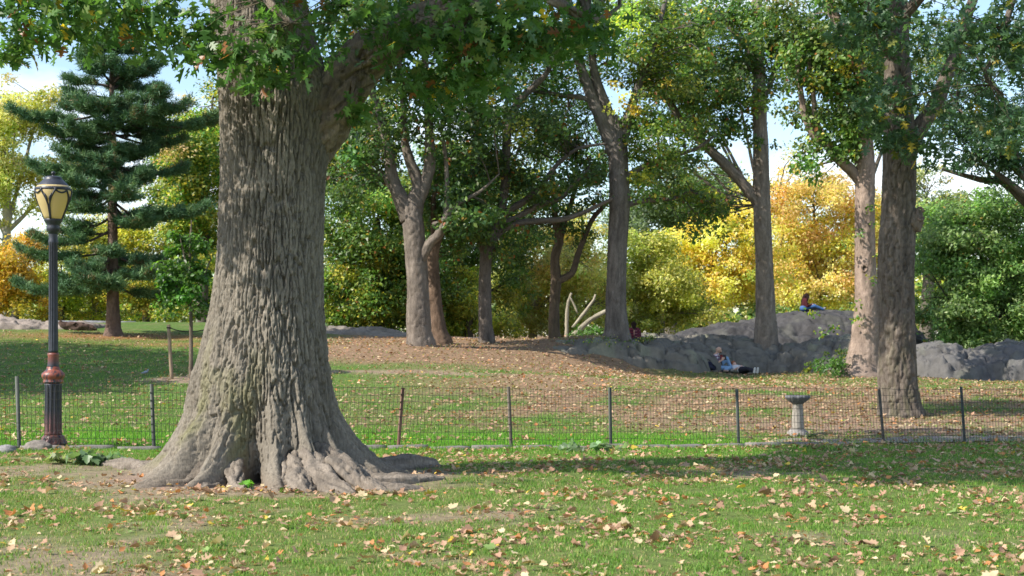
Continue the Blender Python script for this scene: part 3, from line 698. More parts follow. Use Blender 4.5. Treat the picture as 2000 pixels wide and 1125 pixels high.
def burl():
    acc = Acc(); c = at(1782, 432, 26.7); n = 40
    th, ph = np.meshgrid(np.linspace(0, 2 * PI, n, endpoint=False), np.linspace(0.02, PI - .02, 24))
    d = np.stack([np.sin(ph) * np.cos(th), np.sin(ph) * np.sin(th), np.cos(ph)], 2).reshape(-1, 3)
    r = 0.19 * (1 + 0.22 * fbm(d * 2.0, 4, 44))
    Vb = c + d * r[:, None] * np.array([1.05, 1.0, 1.25]); Vb[:, 2] -= 0.25 * np.maximum(0, c[0] + .05 - Vb[:, 0])
    acc.add(Vb, [tube_faces(24, n)], (0.16, 0.13, 0.105)); bo = acc.build('burl', M_BARK, hr, True, hb)
    acc = Acc(); pts = []
    for t in np.linspace(0.3, 2 * PI - .6, 16): pts.append(at(1797, 418, 26.58) + np.array([0.06 * math.cos(t), -0.03 + 0.03 * math.sin(t), 0.12 * math.sin(t)]))
    tube(acc, pts, [.028] * 16, 8, .03, (0.15, 0.12, 0.10)); acc.build('burl_lip', M_BARK, bo, True, hb)
burl()
def near_dark_leaves():
    """lobed leaves of the trunk with the burl that hang into the upper right corner"""
    rng = np.random.RandomState(77)
    sp = [(1730, 40, -1.6, 90, 55, 1.2, 11, .34), (1880, 50, -2.2, 120, 60, 1.2, 19, .34), (1985, 90, -2.5, 50, 80, 1.0, 12, .34), (1735, 190, -1.8, 50, 60, .7, 8, .3), (1735, 275, -1.4, 40, 40, .5, 6, .28), (1850, 180, -2, 80, 60, 1, 9, .32), (1805, 290, -1.3, 40, 40, .6, 5, .28), (1960, 230, -2.2, 40, 50, .6, 6, .28), (1985, 270, -2.6, 20, 30, .3, 3, .22), (1680, 60, -1.5, 50, 50, .8, 6, .3)]
    cs, rs = blob_centers(sp, 26.8, rng)
    acc = Acc(); nodes = np.array([at(1790, 260, 26.8), at(1848, 150, 26.8), at(1900, 0, 26.8), at(1750, 100, 26.6), at(1755, 200, 26.5), at(1962, 55, 24.3), at(1935, 165, 24.3), at(1720, 60, 26.3), at(1830, -40, 25.8), at(1757, 300, 26.6)])
    twigs(acc, cs, nodes, rng, 0.009, (0.08, 0.07, 0.05), 4); stuff(acc.build('branchwork', M_BARK, hr, False, hb))
    per = 26; idx = np.repeat(np.arange(len(cs)), per); N = len(idx)
    dv = rng.normal(size=(N, 3)); dv /= np.linalg.norm(dv, axis=1, keepdims=True)
    pos = cs[idx] + dv * (rs[idx] * rng.uniform(0, 1, N) ** .5 * 1.25)[:, None] * np.array([1.1, 1, .8])
    fr = orient(N, rng, 0.5, None, 0, 0.9)
    acc = Acc(); tl = leaf_lobed(.15, .2); col_ = pick(DK, N, rng, .12)
    col_[rng.uniform(size=N) < .03] = (0.42, 0.33, 0.04)
    place(acc, tl, pos, rng.uniform(.13, .24, N), fr, col_)
    stuff(acc.build('leaf_spray', M_LEAF, hr, False, hb))
near_dark_leaves()

# ------------------------------------------------------------------ pine
def pine():
    Y0 = 46.0; rng = np.random.RandomState(31)
    tr_ = [(222, 657, 18), (221, 630, 13), (220, 560, 10), (220, 450, 8.5), (219, 340, 7.5), (219, 240, 6), (218, 150, 4), (218, 55, 1.5)]
    tp, tr = px_path(tr_, Y0); base = np.array([tp[0][0], Y0, gz(tp[0][0], Y0)])
    root = thing('pine_tree', 'tall blue-green pine with layered feathery boughs behind the lamp post', 'tree', tuple(base))
    tp = np.vstack([[tp[0] - np.array([0, 0, .3])], tp]); tr = np.concatenate([[tr[0] * 1.1], tr])
    acc = Acc(); bark_tube(acc, tp, tr, 36, .05, .05, .02, 31, (0.15, 0.105, 0.085), .25, .5); acc.build('trunk', M_BARK, root, True, base)
    tiers = [(70, 18, 20, 4), (92, 40, 45, 5), (118, 60, 75, 6), (148, 85, 105, 7), (180, 95, 120, 7), (208, 120, 165, 8), (232, 175, 195, 8), (262, 130, 140, 8), (292, 110, 100, 8), (318, 175, 120, 8), (340, 165, 95, 6), (392, 130, 195, 6), (416, 80, 185, 5), (455, 150, 60, 3), (498, 225, 90, 6), (525, 220, 115, 6), (552, 110, 105, 5)]
    k = Y0 / F; wacc = Acc(); nacc = Acc(); tips = []
    for (y, Ll, Lr, n) in tiers:
        for i in range(n):
            az = 2 * PI * (i + rng.uniform(-.35, .35)) / n + (0 if rng.uniform() < .5 else .3)
            if i == 0: az = rng.uniform(-.35, .35)
            if i == n // 2: az = PI + rng.uniform(-.35, .35)
            c = math.cos(az); L = (Lr * max(c, 0) ** 2 + Ll * max(-c, 0) ** 2 + 0.75 * (Ll + Lr) / 2 * math.sin(az) ** 2) * k * rng.uniform(.7, 1.15)
            a = at(220, y + rng.uniform(-15, 15), Y0); dirv = np.array([math.cos(az), math.sin(az), 0])
            rise = rng.uniform(-.20, .14) if y > 200 else rng.uniform(.05, .35)
            pts = [a, a + dirv * L * .35 + np.array([0, 0, L * (rise - .05)]), a + dirv * L * .7 + np.array([0, 0, L * (rise - .07)]), a + dirv * L + np.array([0, 0, L * (rise + .04)])]
            tube(wacc, pts, [.05, .035, .022, .008], 5, .3, (0.09, 0.07, 0.06), cap=False)
            side = np.array([-dirv[1], dirv[0], 0]); p_, _ = resample(pts, [1, 1, 1, 1], .05)
            ns = int(10 + L * 17)
            for s in range(ns):
                u = rng.uniform(.22, 1) ** .8; b0 = p_[int(u * (len(p_) - 1))]
                ln = (0.12 + 0.30 * L * (1 - u) + .18) * rng.uniform(.4, 1.1); sg = rng.choice([-1, 1])
                e = b0 + (side * sg * rng.uniform(.5, 1) + dirv * rng.uniform(.3, .8)) * ln + np.array([0, 0, rng.uniform(.0, .16)])
                if ln > .25: tube(wacc, [b0, (b0 + e) / 2 + np.array([0, 0, -.02]), e], [.012, .009, .005], 3, .3, (0.1, 0.08, 0.06), cap=False)
                for q in np.linspace(.35, 1, max(2, int(ln * 7))): tips.append((b0 * (1 - q) + e * q, e - b0))
    tp_ = np.array([t[0] for t in tips]); td = np.array([t[1] for t in tips]); td /= np.linalg.norm(td, axis=1, keepdims=True) + 1e-9
    per = 24; N = len(tp_) * per
    idx = np.repeat(np.arange(len(tp_)), per)
    dv = rng.normal(size=(N, 3)) * .75 + td[idx] * .9 + np.array([0, 0, .35]); dv /= np.linalg.norm(dv, axis=1, keepdims=True)
    sd = rng.normal(size=(N, 3)); sd -= dv * (sd * dv).sum(1, keepdims=True); sd /= np.linalg.norm(sd, axis=1, keepdims=True)
    o = tp_[idx] + rng.normal(size=(N, 3)) * .055; L = rng.uniform(.10, .22, N)[:, None]; wd = .0135
    V = np.stack([o - sd * wd, o + sd * wd, o + dv * L], 1).reshape(-1, 3)
    cl = pick([((0.095, 0.19, 0.09), 6), ((0.07, 0.15, 0.072), 4), ((0.15, 0.245, 0.105), 3), ((0.20, 0.16, 0.08), .5)], len(tp_), rng, .12)[idx] * np.exp(rng.normal(size=(N, 1)) * .12)
    nacc.add(V, [np.arange(3 * N).reshape(-1, 3)], np.repeat(cl, 3, 0))
    stuff(wacc.build('branchwork', M_BARK, root, False, base)); nacc.build('crown', M_NEEDLE, root, False, base)
pine()

# sapling with its stake
tree('sapling', 'young bright green tree tied to a wooden stake, left of the huge trunk', 33.0,
     [(373, 741, 4.2), (373, 700, 3.6), (373, 620, 3.2), (371, 540, 2.8), (372, 470, 2), (374, 430, 1)],
     [[(372, 600, 2), (345, 560, 1.6), (325, 525, 1)], [(372, 580, 2), (395, 545, 1.6), (412, 505, 1)], [(372, 560, 1.8, 0), (360, 500, 1.3, -.3), (352, 465, .8, -.4)], [(373, 610, 1.6), (395, 590, 1.2), (412, 580, .8)]],
     [(360, 545, 0, 50, 45, .6, 24, .2), (375, 485, 0, 38, 40, .5, 16, .19), (395, 560, 0, 25, 45, .4, 10, .18), (335, 590, 0, 32, 25, .4, 10, .17), (385, 600, 0, 30, 25, .4, 8, .17)],
     G_BRIGHT, 41, 0.11, 46, (0.14, 0.11, 0.085), 0.03, 0.006, 14, 0.06, 0.1, twig_r=.006, sink=.1)
def stake():
    a = at(336, 741, 33.2); b = at(329, 634, 33.2); a[2] = gz(a[0], a[1]) - .1; base = a.copy()
    o = thing('tree_stake', 'weathered round wooden stake leaning left beside the young tree', 'stake', tuple(base))
    acc = Acc(); tube(acc, [a, (a + b) / 2, b], [.045, .043, .042], 12, .2, (0.27, 0.20, 0.14)); acc.build('pole', M_WOOD, o, True, base)
    acc = Acc(); c = at(330, 640, 33.2); tube(acc, [c + np.array([.05 * math.cos(t), .05 * math.sin(t), 0]) for t in np.linspace(0, 2 * PI, 12)], [.012] * 12, 5, .1, (0.03, 0.03, 0.03))
    acc.build('strap', M_CLOTH, o, True, base)
    acc = Acc(); tube(acc, [c, at(350, 646, 33.1), at(373, 648, 33.0), at(395, 645, 33.0), at(425, 637, 33.1), at(450, 632, 33.2)], [.012] * 6, 5, .1, (0.03, 0.03, 0.03))
    acc.build('tie_rope', M_CLOTH, o, True, base)
stake()

# ------------------------------------------------------------------ trees behind
def back_tree(name, label, Y0, tpx, tw, blobs, pal, seed, lsize=.2, nleaf=170, barkcol=(0.13, 0.11, 0.09), tpy=None, limbs=None, **kw):
    """a tree far back: trunk from the ground to its crown, limbs into every blob"""
    bx = (tpx - 1000) * Y0 / F; gy_ = HZ - (gz(bx, Y0) - CAMH) * F / Y0
    cy = blobs[0][1] if tpy is None else tpy
    tr = [(tpx, gy_, tw * 1.25), (tpx + 1, gy_ * .75 + cy * .25, tw), (tpx + tw * .4, gy_ * .4 + cy * .6, tw * .85), (tpx, cy, tw * .6)]
    lb = list(limbs or [])
    for (px, py, dY, rx, ry, rz, n, cm) in blobs[:6]:
        sx_, sy_ = tpx, gy_ * .5 + cy * .5
        lb.append([(sx_, sy_, tw * .5), (sx_ * .5 + px * .5, sy_ * .45 + py * .55 + 8, tw * .36, dY * .5), (px, py - ry * .3, tw * .16, dY)])
    kw.setdefault('up', .6); kw.setdefault('tmpl', TRI); lsize *= .86; nleaf = int(nleaf * 1.35); kw.setdefault('m', 14); kw.setdefault('ds', .25)
    return tree(name, label, Y0, tr, lb, blobs, pal, seed, lsize, nleaf, barkcol, .1, .03, lobes=.2, twig_r=.03, **kw)

GRP = 'trees at the back of the park'
back_tree('dense_tree', 'dense dark green tree whose foliage reaches the ground right of the huge trunk', 56.0, 735, 12,
          [(740, 430, 0, 110, 130, 3.0, 90, .75), (690, 560, -.5, 80, 70, 1.8, 44, .7), (790, 560, 0, 90, 70, 1.8, 46, .7), (670, 330, .5, 80, 90, 2.2, 40, .75), (830, 440, 1, 70, 90, 2, 36, .7), (740, 610, -.3, 120, 28, 1.5, 34, .6), (700, 230, 1, 90, 70, 2, 26, .75)],
          G_MID, 51, .18, 165, group=GRP, clump_pal=(YG, .2))
back_tree('dark_tree', 'shadowy green tree filling the gap between the forked and spreading trees', 60.0, 905, 9,
          [(900, 470, 0, 70, 90, 2, 40, .75), (960, 400, 0, 80, 70, 2, 30, .75), (870, 610, 0, 60, 50, 1.6, 26, .7), (1000, 560, .5, 45, 60, 1.5, 16, .65), (880, 330, 1, 90, 70, 2, 24, .8)],
          G_MID[:3], 52, .19, 150, group=GRP, clump_pal=(YG, .2))
back_tree('canopy_tree', 'thin dark green crown filling the gaps above the crooked tree', 80.0, 948, 6,
          [(1010, 290, 0, 110, 90, 2.4, 26, .85), (1110, 240, 0, 100, 90, 2.4, 24, .85), (1060, 390, .5, 100, 50, 2, 14, .75), (1180, 330, 0, 70, 80, 2, 13, .8), (930, 180, 0, 100, 80, 2, 20, .85), (1080, 120, 0, 110, 80, 2.4, 26, .9)],
          G_DARK, 81, .22, 120, group=GRP, clump_pal=(YG, .06))
back_tree('canopy_tree', 'airy green crown between the tall grey trunk and the rock tree', 82.0, 1492, 7,
          [(1350, 190, 0, 100, 90, 2.4, 26, .85), (1290, 300, 0, 80, 60, 2, 13, .8), (1370, 330, .4, 60, 55, 1.6, 10, .75), (1420, 100, 0, 90, 80, 2.2, 26, .85), (1290, 60, 0, 110, 70, 2.2, 26, .9)],
          G_MID, 82, .22, 120, group=GRP, clump_pal=(YG, .14))
back_tree('canopy_tree', 'airy green crown above and behind the pinkish trunk', 66.0, 1690, 8,
          [(1600, 90, 0, 110, 80, 2.2, 34, .8), (1700, 190, 0, 80, 70, 1.8, 22, .72), (1560, 190, 0, 45, 50, 1.2, 9, .65), (1790, 120, 0, 80, 80, 2, 22, .8), (1660, 270, 0, 50, 45, 1.2, 9, .65)],
          G_MID, 83, .19, 110, group=GRP, clump_pal=(YG, .12))
back_tree('weeping_tree', 'drooping yellow-green foliage between the brown trunk and the spreading tree', 57.0, 915, 6,
          [(908, 560, 0, 34, 50, 1, 26, .5), (900, 620, 0, 34, 34, .9, 20, .45), (990, 640, 0, 45, 22, .8, 14, .45)], YG, 53, .16, 150, group=GRP, droop=1.6)
back_tree('pale_tree', 'pale yellow thin-leaved tree behind the crooked trunk', 64.0, 1040, 7,
          [(1030, 560, 0, 75, 70, 2, 44, .7), (1120, 530, 0, 80, 60, 2, 40, .7), (1010, 470, 1, 60, 50, 1.6, 22, .65), (1140, 610, 0, 75, 40, 1.6, 30, .6), (1050, 625, 0, 70, 26, 1.5, 26, .55), (1110, 450, 1, 60, 40, 1.5, 14, .6)],
          PALE, 54, .17, 170, (0.32, 0.29, 0.24), group=GRP)
back_tree('pale_tree', 'pale yellow-green tree between the tall grey trunk and the golden maple', 66.0, 1290, 7,
          [(1285, 560, 0, 80, 70, 2, 50, .7), (1260, 490, 0, 60, 40, 1.6, 20, .65), (1330, 610, 0, 80, 36, 1.6, 34, .6), (1250, 625, 0, 60, 25, 1.4, 20, .55)],
          PALE[:2] + YG[:3], 55, .17, 170, (0.32, 0.29, 0.24), group=GRP)
back_tree('maple_tree', 'golden yellow maple left of the slender trunk on the rock', 72.0, 1392, 9,
          [(1400, 500, 0, 95, 65, 2.6, 70, .75), (1340, 500, -.5, 50, 45, 1.5, 24, .7), (1430, 430, .5, 60, 35, 1.8, 24, .7), (1420, 560, -1, 70, 45, 1.8, 34, .7), (1460, 540, 0, 50, 60, 1.6, 24, .7)],
          YELLOW, 56, .19, 150, group=GRP, clump_pal=(YG, .16))
back_tree('maple_tree', 'wide orange-gold maple behind the seated person on top of the rock', 80.0, 1590, 12,
          [(1590, 430, 0, 110, 90, 3.2, 90, .85), (1530, 520, -.5, 60, 70, 2, 40, .8), (1650, 520, 0, 80, 70, 2.2, 50, .8), (1690, 430, 0, 60, 60, 2, 30, .8), (1600, 560, -1.5, 80, 40, 1.6, 36, .7), (1520, 400, 1, 50, 50, 2, 22, .75)],
          ORANGE, 57, .20, 150, group=GRP, clump_pal=(YELLOW + YG[:1], .28))
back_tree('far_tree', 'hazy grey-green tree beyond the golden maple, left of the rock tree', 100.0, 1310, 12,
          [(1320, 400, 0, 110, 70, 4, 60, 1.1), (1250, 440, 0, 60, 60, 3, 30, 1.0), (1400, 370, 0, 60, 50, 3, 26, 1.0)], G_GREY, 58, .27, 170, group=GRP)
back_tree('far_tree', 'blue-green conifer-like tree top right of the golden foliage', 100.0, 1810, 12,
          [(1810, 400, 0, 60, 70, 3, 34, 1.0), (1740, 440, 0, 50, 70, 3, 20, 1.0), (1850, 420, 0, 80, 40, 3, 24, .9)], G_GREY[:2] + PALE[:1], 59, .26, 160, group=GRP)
back_tree('broad_tree', 'broad leafy green tree filling the right edge behind the boulders', 54.0, 1965, 12,
          [(1900, 520, 0, 95, 85, 2.4, 80, .62), (1860, 610, -.5, 70, 50, 1.5, 40, .55), (1980, 600, 0, 70, 60, 1.8, 44, .6), (1990, 460, 0, 70, 80, 2.2, 46, .62), (1880, 420, .5, 70, 50, 2, 30, .6), (1930, 650, -.5, 90, 25, 1.2, 30, .45), (1840, 500, 0, 40, 60, 1.2, 18, .55)],
          [((0.17, 0.29, 0.095), 6), ((0.22, 0.36, 0.11), 5), ((0.30, 0.42, 0.14), 3), ((0.12, 0.20, 0.065), 3), ((0.6, 0.38, 0.10), .25)], 60, .17, 170, group=GRP,
          limbs=[[(2080, 460, 9, -3), (2010, 402, 8, -3), (1978, 372, 7, -3), (1955, 354, 6.5, -3), (1915, 351, 5.5, -3), (1880, 342, 4, -3), (1840, 330, 3, -3)],
                 [(1935, 352, 3, -3), (1928, 330, 2, -3), (1915, 310, 1.2, -3)], [(1940, 352, 3, -3), (1955, 330, 2, -3), (1965, 310, 1.2, -3)]])
back_tree('oak_tree', 'thin dark blue-green canopy hanging at the upper right edge', 50.0, 2120, 20,
          [(1950, 270, 0, 75, 60, 1.8, 32, .55), (1870, 230, 0, 65, 65, 1.6, 26, .5), (1990, 330, 0, 40, 25, 1, 9, .45), (1900, 310, 0, 60, 22, 1.2, 12, .45), (1990, 150, 0, 80, 90, 1.8, 30, .55), (1900, 120, 0, 80, 80, 1.8, 28, .55)],
          DK, 61, .16, 90, tpy=200, group=GRP)
# left side
back_tree('maple_tree', 'yellow-green maple showing between the pine and the huge trunk', 62.0, 395, 10,
          [(385, 330, 0, 75, 110, 2.6, 66, .75), (340, 400, -.5, 55, 60, 1.8, 30, .7), (415, 210, .5, 50, 60, 1.8, 22, .7), (410, 480, 0, 60, 60, 1.8, 30, .7), (330, 300, .5, 40, 50, 1.5, 16, .65)],
          YG[:3] + G_BRIGHT[:2], 62, .19, 180, group=GRP, clump_pal=(ORANGE[:2], .10))
back_tree('pale_tree', 'pale olive tree with white limbs at the far left edge', 72.0, 10, 9,
          [(30, 270, 0, 70, 90, 2.4, 54, .75), (-20, 380, 0, 80, 80, 2.4, 34, .75), (110, 350, .5, 70, 60, 2, 24, .7), (80, 210, 1, 50, 40, 1.5, 12, .65)],
          PALE + YG[:1], 63, .2, 160, (0.38, 0.34, 0.28), group=GRP)
back_tree('maple_tree', 'small glowing orange tree at the left edge behind the lamp', 64.0, 28, 7,
          [(30, 540, 0, 55, 50, 1.5, 40, .6), (70, 580, -.3, 30, 28, 1, 14, .5), (-15, 590, 0, 40, 28, 1, 14, .5), (60, 475, .3, 40, 30, 1.2, 14, .55)], DEEPOR, 64, .17, 170, (0.2, 0.17, 0.15), group=GRP)
for i, (lab, px_, pal_, Y_, bl) in enumerate([
    ('yellow-green understorey tree with a dark forked trunk, right of the lamp shaft', 118, YG, 70, [(120, 540, 0, 70, 60, 2, 40, .7), (170, 480, 0, 70, 50, 2, 28, .7), (90, 600, 0, 50, 26, 1.2, 14, .5)]),
    ('mixed yellow tree with a leaning pale trunk, left of the pine trunk', 182, YELLOW[:3] + YG, 72, [(180, 560, 0, 60, 50, 1.6, 30, .65), (210, 470, 0, 70, 50, 2, 24, .7), (190, 615, 0, 60, 18, 1, 14, .45)]),
    ('golden-green tree showing just right of the pine trunk', 285, YG + YELLOW[:2], 70, [(280, 550, 0, 60, 50, 1.8, 36, .65), (320, 600, 0, 60, 25, 1.4, 20, .5), (290, 470, .5, 60, 40, 1.8, 22, .7)]),
    ('green bush behind the young staked tree', 395, G_BRIGHT[:2] + YG, 66, [(390, 580, 0, 60, 40, 1.6, 34, .6), (430, 600, 0, 50, 36, 1.5, 22, .6)])]):
    back_tree('understorey_tree', lab, Y_, px_, 6, bl, pal_, 70 + i, .17, 160, [(0.08, 0.07, 0.06), (0.36, 0.33, 0.28), (0.2, 0.17, 0.14), (0.12, 0.1, 0.08)][i], group='understorey trees behind the pine')
# closing wood far behind everything
def far_wood():
    rng = np.random.RandomState(99); acc = Acc()
    xs_ = np.arange(-70, 71, 1.5)
    for row, (Y_, top) in enumerate(((112, 6.0), (125, 8.5))):
        for x in xs_:
            hgt = top * (0.75 + 0.25 * math.sin(x * .21 + row) + rng.uniform(-.15, .15))
            if 14 < x < 36 and row == 1: hgt *= .62
            n = 10; c = np.stack([x + rng.normal(size=n) * 1.2, Y_ + rng.normal(size=n) * 2, gz(x, 110) + rng.uniform(0.1, 1, n) * hgt], 1)
            pal_ = [PALE + G_MID[:2], G_MID, YG + G_MID[:2]][int(rng.choice(3))]
            foliage(acc, c, np.full(n, 1.3), 22, .62, pal_, rng, RHOMB, .8, .7)
    return stuff(tag(acc.build('woodland', M_LEAF), 'distant mixed green and yellow woodland closing off the park behind the trees', 'woodland'))
far_wood()

# ------------------------------------------------------------------ rocks
def rock(name, label, lumps, seed, colr=(0.155, 0.143, 0.122), step=0.05, lichen=0.6, strata=(0.5, 0.25), rough=1.0):
    """lumps: (px, Y, rx, ry, top_z, power): a merged mound of bedrock"""
    L = [((px - 1000) * Y / F, Y, rx, ry, zt, pw) for px, Y, rx, ry, zt, pw in lumps]
    x0 = min(l[0] - l[2] for l in L); x1 = max(l[0] + l[2] for l in L); y0 = min(l[1] - l[3] for l in L); y1 = max(l[1] + l[3] for l in L)
    xs_ = np.arange(x0 - .2, x1 + .2, step); ys_ = np.arange(y0 - .2, y1 + .2, step)
    X, Y = np.meshgrid(xs_, ys_); q = np.stack([X.ravel(), Y.ravel(), X.ravel() * 0], 1)
    wx = X + 0.32 * fbm(q * .8, 3, seed).reshape(X.shape); wy = Y + 0.32 * fbm(q * .8 + 9, 3, seed + 1).reshape(X.shape)
    g_ = ground(X, Y); H = np.full(X.shape, -.3)
    for (cx, cy, rx, ry, zt, pw) in L:
        d_ = np.sqrt(((wx - cx) / rx) ** 2 + ((wy - cy) / ry) ** 2)
        h_ = (zt - g_) * np.maximum(0, 1 - np.minimum(d_, 1) ** pw) ** .65 - .3 * sstep(.9, 1.05, d_)
        H = np.maximum(H, h_)
    on = sstep(-.05, .25, H)
    s_ = np.stack([(X * strata[0] * .45 + Y * .9).ravel() * 1.3, (g_ + H).ravel() * 3.6 + (X * strata[1]).ravel() * 2.6, Y.ravel() * .5], 1)
    n1 = fbm(s_, 4, seed + 2, .55).reshape(X.shape); ridg = 1 - np.abs(perlin(s_ * .55 + 3, seed + 3)).reshape(X.shape)
    crack = np.exp(-(perlin(np.stack([(X * 1.1 + Y * .3).ravel(), (Y * .5 + H * .9).ravel(), q[:, 2]], 1), seed + 4) / .035) ** 2).reshape(X.shape)
    crack2 = np.exp(-(perlin(np.stack([(X * .5 - H).ravel(), (Y * .9 + H * 1.6).ravel(), q[:, 2] + 5], 1), seed + 5) / .03) ** 2).reshape(X.shape)
    H = H + on * rough * (.17 * n1 + .22 * (ridg - .7) - .15 * crack - .16 * crack2)
    tt = ((H + g_) * 1.0 + X * strata[1] * .8 + Y * .12 + .25 * fbm(q * .7, 3, seed + 11).reshape(X.shape)) / .30
    saw = tt - np.floor(tt); H += on * rough * .13 * (np.minimum(saw / .82, (1 - saw) / .18) - .5)
    t2 = (X * .8 - Y * .35 + .5 * fbm(q * .6 + 5, 3, seed + 12).reshape(X.shape)) / .95
    s2 = t2 - np.floor(t2); H -= on * rough * .13 * np.exp(-((s2 - .5) / .05) ** 2) * sstep(-.1, .25, perlin(q * .9, seed + 13)).reshape(X.shape)
    H += on * .03 * fbm(q * 6, 3, seed + 6).reshape(X.shape)
    V = np.stack([X.ravel(), Y.ravel(), (g_ + H).ravel()], 1)
    c0 = ((x0 + x1) / 2, (y0 + y1) / 2); base = np.array([c0[0], c0[1], gz(*c0)])
    lv = lichen * sstep(.05, .5, fbm(q * .9 + 4, 4, seed + 8)); dk = .35 * sstep(.1, .5, fbm(np.stack([q[:, 0] * 1.4, q[:, 1] * 1.4, V[:, 2] * .6], 1), 3, seed + 9))
    col_ = np.asarray(colr)[None] * (1 - dk)[:, None]; col_ = col_ * (1 - lv[:, None]) + np.array([0.215, 0.22, 0.155]) * lv[:, None]
    n_, m_ = X.shape; i = (np.arange(n_ - 1)[:, None] * m_ + np.arange(m_ - 1)[None, :]).ravel()
    Q = np.stack([i, i + 1, i + m_ + 1, i + m_], 1); keep = (H.ravel()[Q] > -.25).any(1); Q = Q[keep]
    used = np.unique(Q); remap = np.zeros(len(V), int); remap[used] = np.arange(len(used))
    o = link(name, make_mesh(name, V[used] - base, [remap[Q]], M_ROCK, col_[used], True)); o.location = base
    tag(o, label, 'rock')
    def zat(x, y): return float(V[np.argmin((V[:, 0] - x) ** 2 + (V[:, 1] - y) ** 2), 2])
    return zat
ledge_z = rock('rock_ledge', 'long low grey rock ledge behind the seated reader', [
    (1240, 50.6, 2.9, 3.0, 1.42, 2.6), (1400, 51.2, 2.8, 2.9, 1.42, 2.4), (1330, 49.3, 2.1, 1.8, 1.18, 2.4), (1530, 50.6, 2.4, 2.6, 1.14, 2.6), (1640, 49.6, 2.2, 3.0, 1.42, 2.6),
    (1180, 46.0, 1.6, 1.8, 1.36, 2.2), (1125, 45.2, 1.3, 1.4, 1.16, 2.0), (1240, 47.0, 1.7, 2.1, 1.28, 2.4), (1300, 47.4, 1.6, 2.2, 1.16, 2.4), (1230, 45.6, 1.4, 1.3, .92, 2.2), (1450, 49.3, 1.8, 1.6, 1.02, 2.6), (1590, 48.3, 1.5, 1.5, .95, 2.4), (1340, 48.0, 1.5, 1.6, .98, 2.6)], 201, rough=.95)
dome_z = rock('rock_dome', 'smooth dark rounded rock dome on which a dark-haired person sits', [
    (1590, 58, 4.3, 3.6, 2.50, 2.2), (1460, 57, 3.4, 3.0, 2.02, 2.2), (1690, 57.5, 2.6, 3.2, 2.25, 2.4), (1370, 56, 2.6, 2.4, 1.62, 2.0)], 202, (0.058, 0.056, 0.058), .06, .12, (.25, .2), .5)  # very dark rock colour stands in for shade over the dome
rock('boulder', 'blocky dark grey boulders right of the thick dark trunk', [
    (1830, 45.2, 1.5, 2.0, 1.24, 2.4), (1895, 45.0, 1.6, 1.9, 1.05, 2.2), (1960, 45.2, 1.7, 2.1, 1.24, 2.2), (2030, 44.8, 1.6, 1.9, 1.1, 2.4), (1870, 44.2, .9, 1.2, .75, 2.4), (1990, 43.8, 1.2, 1.0, .8, 3.0)], 203, (0.11, 0.106, 0.104), .04, .2, (.5, -.3), .85)
rock('rock_slab', 'tan-grey rock mound at the left edge behind the lamp shaft', [
    (20, 50, 2.2, 1.6, 1.98, 2.2), (130, 50.5, 1.5, 1.4, 1.95, 2.4), (-40, 50, 1.6, 1.5, 2.1, 2.2)], 204, (0.24, 0.20, 0.17), .06, .1)
rock('rock_slab', 'thin flat grey rock sheet on the lawn left of the pine trunk', [(170, 57, 2.0, 1.0, 2.08, 2.2), (95, 57.5, 1.6, 1.0, 2.05, 2.0)], 205, (0.2, 0.2, 0.21), .07, .1, rough=.5)
rock('rock_slab', 'flat grey rock patch on the lawn beside the young staked tree', [(385, 54, 1.3, .9, 1.78, 2.0)], 206, (0.22, 0.22, 0.23), .06, .1, rough=.4)
rock('rock_slab', 'low brown-grey rock shelf left of the forked trunk', [(700, 51, 1.8, 1.3, 1.68, 2.6), (770, 50.5, 1.4, 1.3, 1.55, 2.6), (640, 52, 1.8, 1.4, 1.78, 2.4)], 207, (0.20, 0.175, 0.15), .05, .2)
rock('rock_slab', 'small dark rock shelf between the brown trunk and the spreading tree', [(905, 50, 1.2, 1.0, 1.42, 2.4), (935, 50.5, .9, .9, 1.36, 2.4)], 208, (0.11, 0.115, 0.13), .05, .1)

# ------------------------------------------------------------------ kerb, path, fence
def fence_Y(x): return 17.9 + (x + 6.06) * 0.293
def fence_pt(px):
    x = (px - 1000) * 19.5 / F
    for _ in range(8): x = (px - 1000) * fence_Y(x) / F
    return x, fence_Y(x)
FD = np.array([1, 0.293]); FD /= np.linalg.norm(FD); FN = np.array([FD[1], -FD[0]])     # along the fence, towards the camera
def stone_mesh(seed, L, W, H, colr):
    rng = np.random.RandomState(seed); n = 4; V, Fc = [], []
    # rounded box from a subdivided cube
    g1 = np.linspace(-1, 1, n + 1); vid = {}
    def vert(p):
        k = tuple(np.round(p, 5))
        if k not in vid:
            vid[k] = len(V); p = np.array(p, float); e = .86; core = np.clip(p, -e, e); dlt = p - core; nn = np.linalg.norm(dlt)
            if nn > 0: p = core + dlt / nn * (1 - e)
            V.append(p * np.array([L / 2, W / 2, H / 2]))
        return vid[k]
    for ax in range(3):
        for s in (-1, 1):
            for i in range(n):
                for j in range(n):
                    qd = []
                    for (a, b) in ((i, j), (i + 1, j), (i + 1, j + 1), (i, j + 1)):
                        p = [0, 0, 0]; p[ax] = s; p[(ax + 1) % 3] = g1[a]; p[(ax + 2) % 3] = g1[b]; qd.append(vert(p))
                    Fc.append(qd if s > 0 else qd[::-1])
    V = np.array(V); V += (fbm(V * 14 + seed * 5, 3, seed)[:, None]) * .008 * np.sign(V)
    return make_mesh('stone', V, [np.array(Fc)], M_STONE, np.tile(np.array(colr) * rng.uniform(.8, 1.15), (len(V), 1)), True)
kx, ky = fence_pt(-60)
kerb = struct(thing('kerb', 'low worn granite edging stones along the foot of the wire fence', 'kerb', (kx, ky, gz(kx, ky))))
del kerb['category']; del kerb['label']
SM = [stone_mesh(i, .56, .13, .22, (0.19, 0.175, 0.165)) for i in range(5)]
